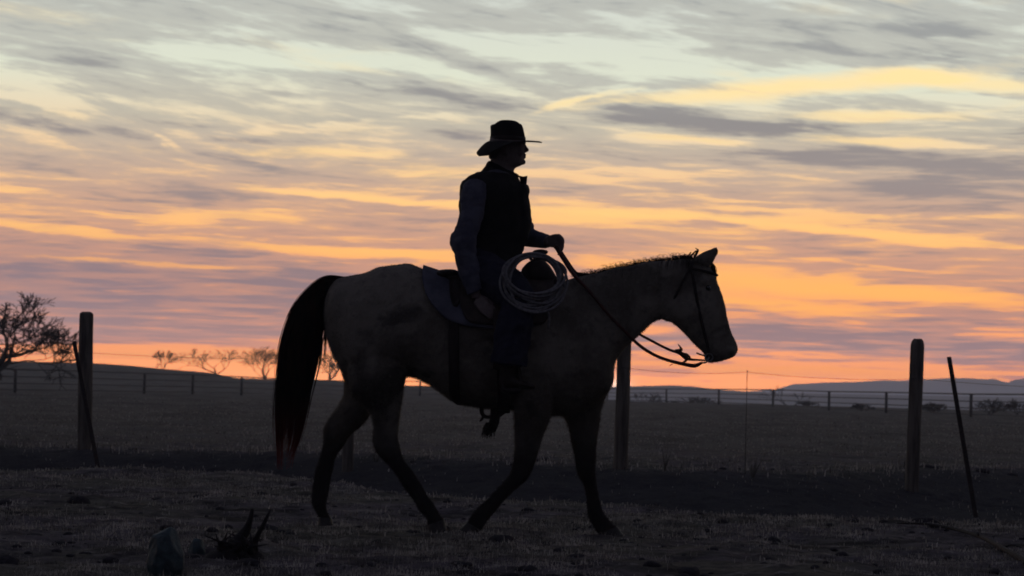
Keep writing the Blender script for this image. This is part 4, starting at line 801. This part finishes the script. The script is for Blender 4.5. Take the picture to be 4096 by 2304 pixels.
vs.loft([(2070, 694, 1955, 648, .074), (2078, 700, 1950, 656, .080), (2076, 712, 1938, 672, .088), (2084, 730, 1918, 690, .12)], 4, 24)
rumple(vs.fused('vest', M_vest, man, voxel=.007, smooth=2), .012, 10, 8, (.8, .8, 1.6))
for sg in (-1, 1):   # stand-up collar points
    MB().rings([[px(2068, 700, sg * .03), px(2092, 706, sg * .05), px(2090, 712, sg * .04)], [px(2078, 712, sg * .05), px(2110, 703, sg * .075), px(2108, 709, sg * .06)], [px(2085, 745, sg * .06), px(2108, 722, sg * .07), px(2104, 728, sg * .055)], [px(2092, 775, sg * .04), px(2106, 745, sg * .05), px(2102, 748, sg * .04)]]).build('collar', M_vest, man)
jn = MB()
for L in (NL, FL):
    arm(jn, L[:-1], [.14, .14, .125, .11, .10, .10, .105, .112]); jn.v = jn.v
jn.loft([(2060, 1030, 1842, 1040, .185), (2056, 1080, 1840, 1080, .20), (2040, 1120, 1842, 1112, .20)], 4, 26)
rumple(jn.fused('jeans', M_jean, man, voxel=.007, smooth=2), .016, 12, 12, (1, 1, 1.2))
for L in (NL, FL):
    y = L[-1][2]; b_ = MB(); b_.tube([px(2040, 1430, y), px(2034, 1480, y), px(2030, 1520, y)], [.06, .052, .048], 14)
    b_.loft([(1996, 1505, 1996, 1556, .030, y), (2012, 1500, 2012, 1558, .040, y), (2045, 1495, 2045, 1556, .046, y), (2085, 1518, 2085, 1556, .048, y), (2120, 1530, 2120, 1557, .038, y), (2140, 1540, 2140, 1554, .018, y)], 4, 16); b_.fused('boot', M_boot, man, voxel=.005, smooth=2)
# hair under the hat at the back of the head
hr = MB(); hr.loft([(2040, 566, 1950, 566, .078), (2030, 590, 1949, 590, .086), (2010, 615, 1952, 612, .080), (1990, 640, 1956, 634, .06)], 4, 22); hr.fused('hair', M_hair, man, voxel=.005, smooth=1)
# hat: pinched crown and curled brim
hat = MB(); HC = px(2031, 558); k = YH / F
def crown_ring(s_, hgt, fr, bk, wd, crease=0):
    ring = []
    for j in range(48):
        a = 6.2832 * j / 48; c_, n_ = math.cos(a), math.sin(a); x = (fr if c_ > 0 else bk) * c_; y = wd * n_; z = hgt
        ring.append(Vector((HC.x + x * k, HC.y + y, HC.z + z * k)))
    return ring
LV = [(-6, 72, 70, .085), (10, 70, 70, .086), (28, 66, 70, .083), (45, 62, 71, .079), (60, 56, 72, .072)]
rr = [crown_ring(0, *l) for l in LV]
top = []
for q, ins in ((0, 1.0), (1, .93), (2, .78), (3, .55), (4, .3), (5, .08)):
    ring = []
    for j in range(48):
        a = 6.2832 * j / 48; c_, n_ = math.cos(a), math.sin(a); x = ((52 if c_ > 0 else 68) * c_) * ins; y = .066 * n_ * ins
        # profile along the length: highest about the middle, slightly lower at the back; long centre crease
        zp = 73 + 3 * math.sin((x + 70) / 125 * 3.1) - (18 * max(0, (-x - 25) / 45) ** 1.6)
        cr_ = -16 * math.exp(-(y / .022) ** 2) * (1 - abs(x / 75) ** 4) if ins < .95 else 0
        zp -= (1 - (1 - max(0, ins - .75) / .25) ** .5) * 10 if ins > .75 else 0
        ring.append(Vector((HC.x + x * k, HC.y + y, HC.z + (zp + cr_) * k)))
    top.append(ring)
rr += top; hat.rings(rr)
crn = hat.fused('hat_crown_', M_hat, None, voxel=.004, smooth=3)
bpy.data.objects.remove(crn) if False else None
hroot = empty('hat', HC, None); hroot.parent = man; hroot.location = HC - rb
crn.name = 'crown'; crn.data.transform(Matrix.Translation(crn.location - HC)); crn.location = (0, 0, 0); crn.parent = hroot
br = MB(); N = 72; M_ = 12; lay = []
for th in (0, -.004):
    for i in range(M_ + 1):
        q = i / M_; ring = []
        for j in range(N):
            a = 6.2832 * j / N; c_, n_ = math.cos(a), math.sin(a)
            ix = (68 if c_ > 0 else 68) * c_; iy = .083 * n_
            ox = (138 if c_ > 0 else 124) * c_; oy = .205 * n_
            x = (ix + (ox - ix) * q); y = iy + (oy - iy) * q
            deg = abs(math.degrees(math.atan2(n_, c_))); ze = float(np.interp(deg, [0, 25, 55, 80, 105, 130, 155, 180], [-4, 0, 2, -4, -30, -58, -62, -48]))
            z = ze * q ** 1.7 + 2 * q * max(0, c_) - 6 + (y / k) * .10
            ring.append(Vector((HC.x + x * k, HC.y + y, HC.z + z * k + th)))
        lay.append(ring)
up_ = lay[:M_ + 1]; dn_ = lay[M_ + 1:][::-1]
br.rings(up_ + dn_ + [up_[0]], cap=False); br.build('brim', M_hat, hroot)
bandm = MB(); bandm.rings([crown_ring(0, -4, 73, 71, .0872), crown_ring(0, 10, 71.5, 71.5, .0885), crown_ring(0, 10, 69, 69, .085), crown_ring(0, -4, 71, 69, .085), crown_ring(0, -4, 73, 71, .0872)], cap=False); bandm.build('hat_band', M_leather2, hroot)
# ------------------------------------------------------------------ air
mb = MB(); mb.box((0, 2200, 7), (4200, 2450, 39)); hz = mb.build('haze', None, smooth=False, loc=(0, 2200, 7))
hm_ = bpy.data.materials.new('haze_air'); hm_.use_nodes = True; t = NT(hm_.node_tree); t.n.remove(t.n['Principled BSDF']); pv = t.new('ShaderNodeVolumePrincipled')
pv.inputs['Color'].default_value = (.72, .80, 1, 1); pv.inputs["Density"].default_value = 0.0005; pv.inputs['Anisotropy'].default_value = .55
t.l.new(pv.outputs[0], t.n['Material Output'].inputs['Volume']); hz.data.materials.clear(); hz.data.materials.append(hm_); tag(hz, kind='stuff')
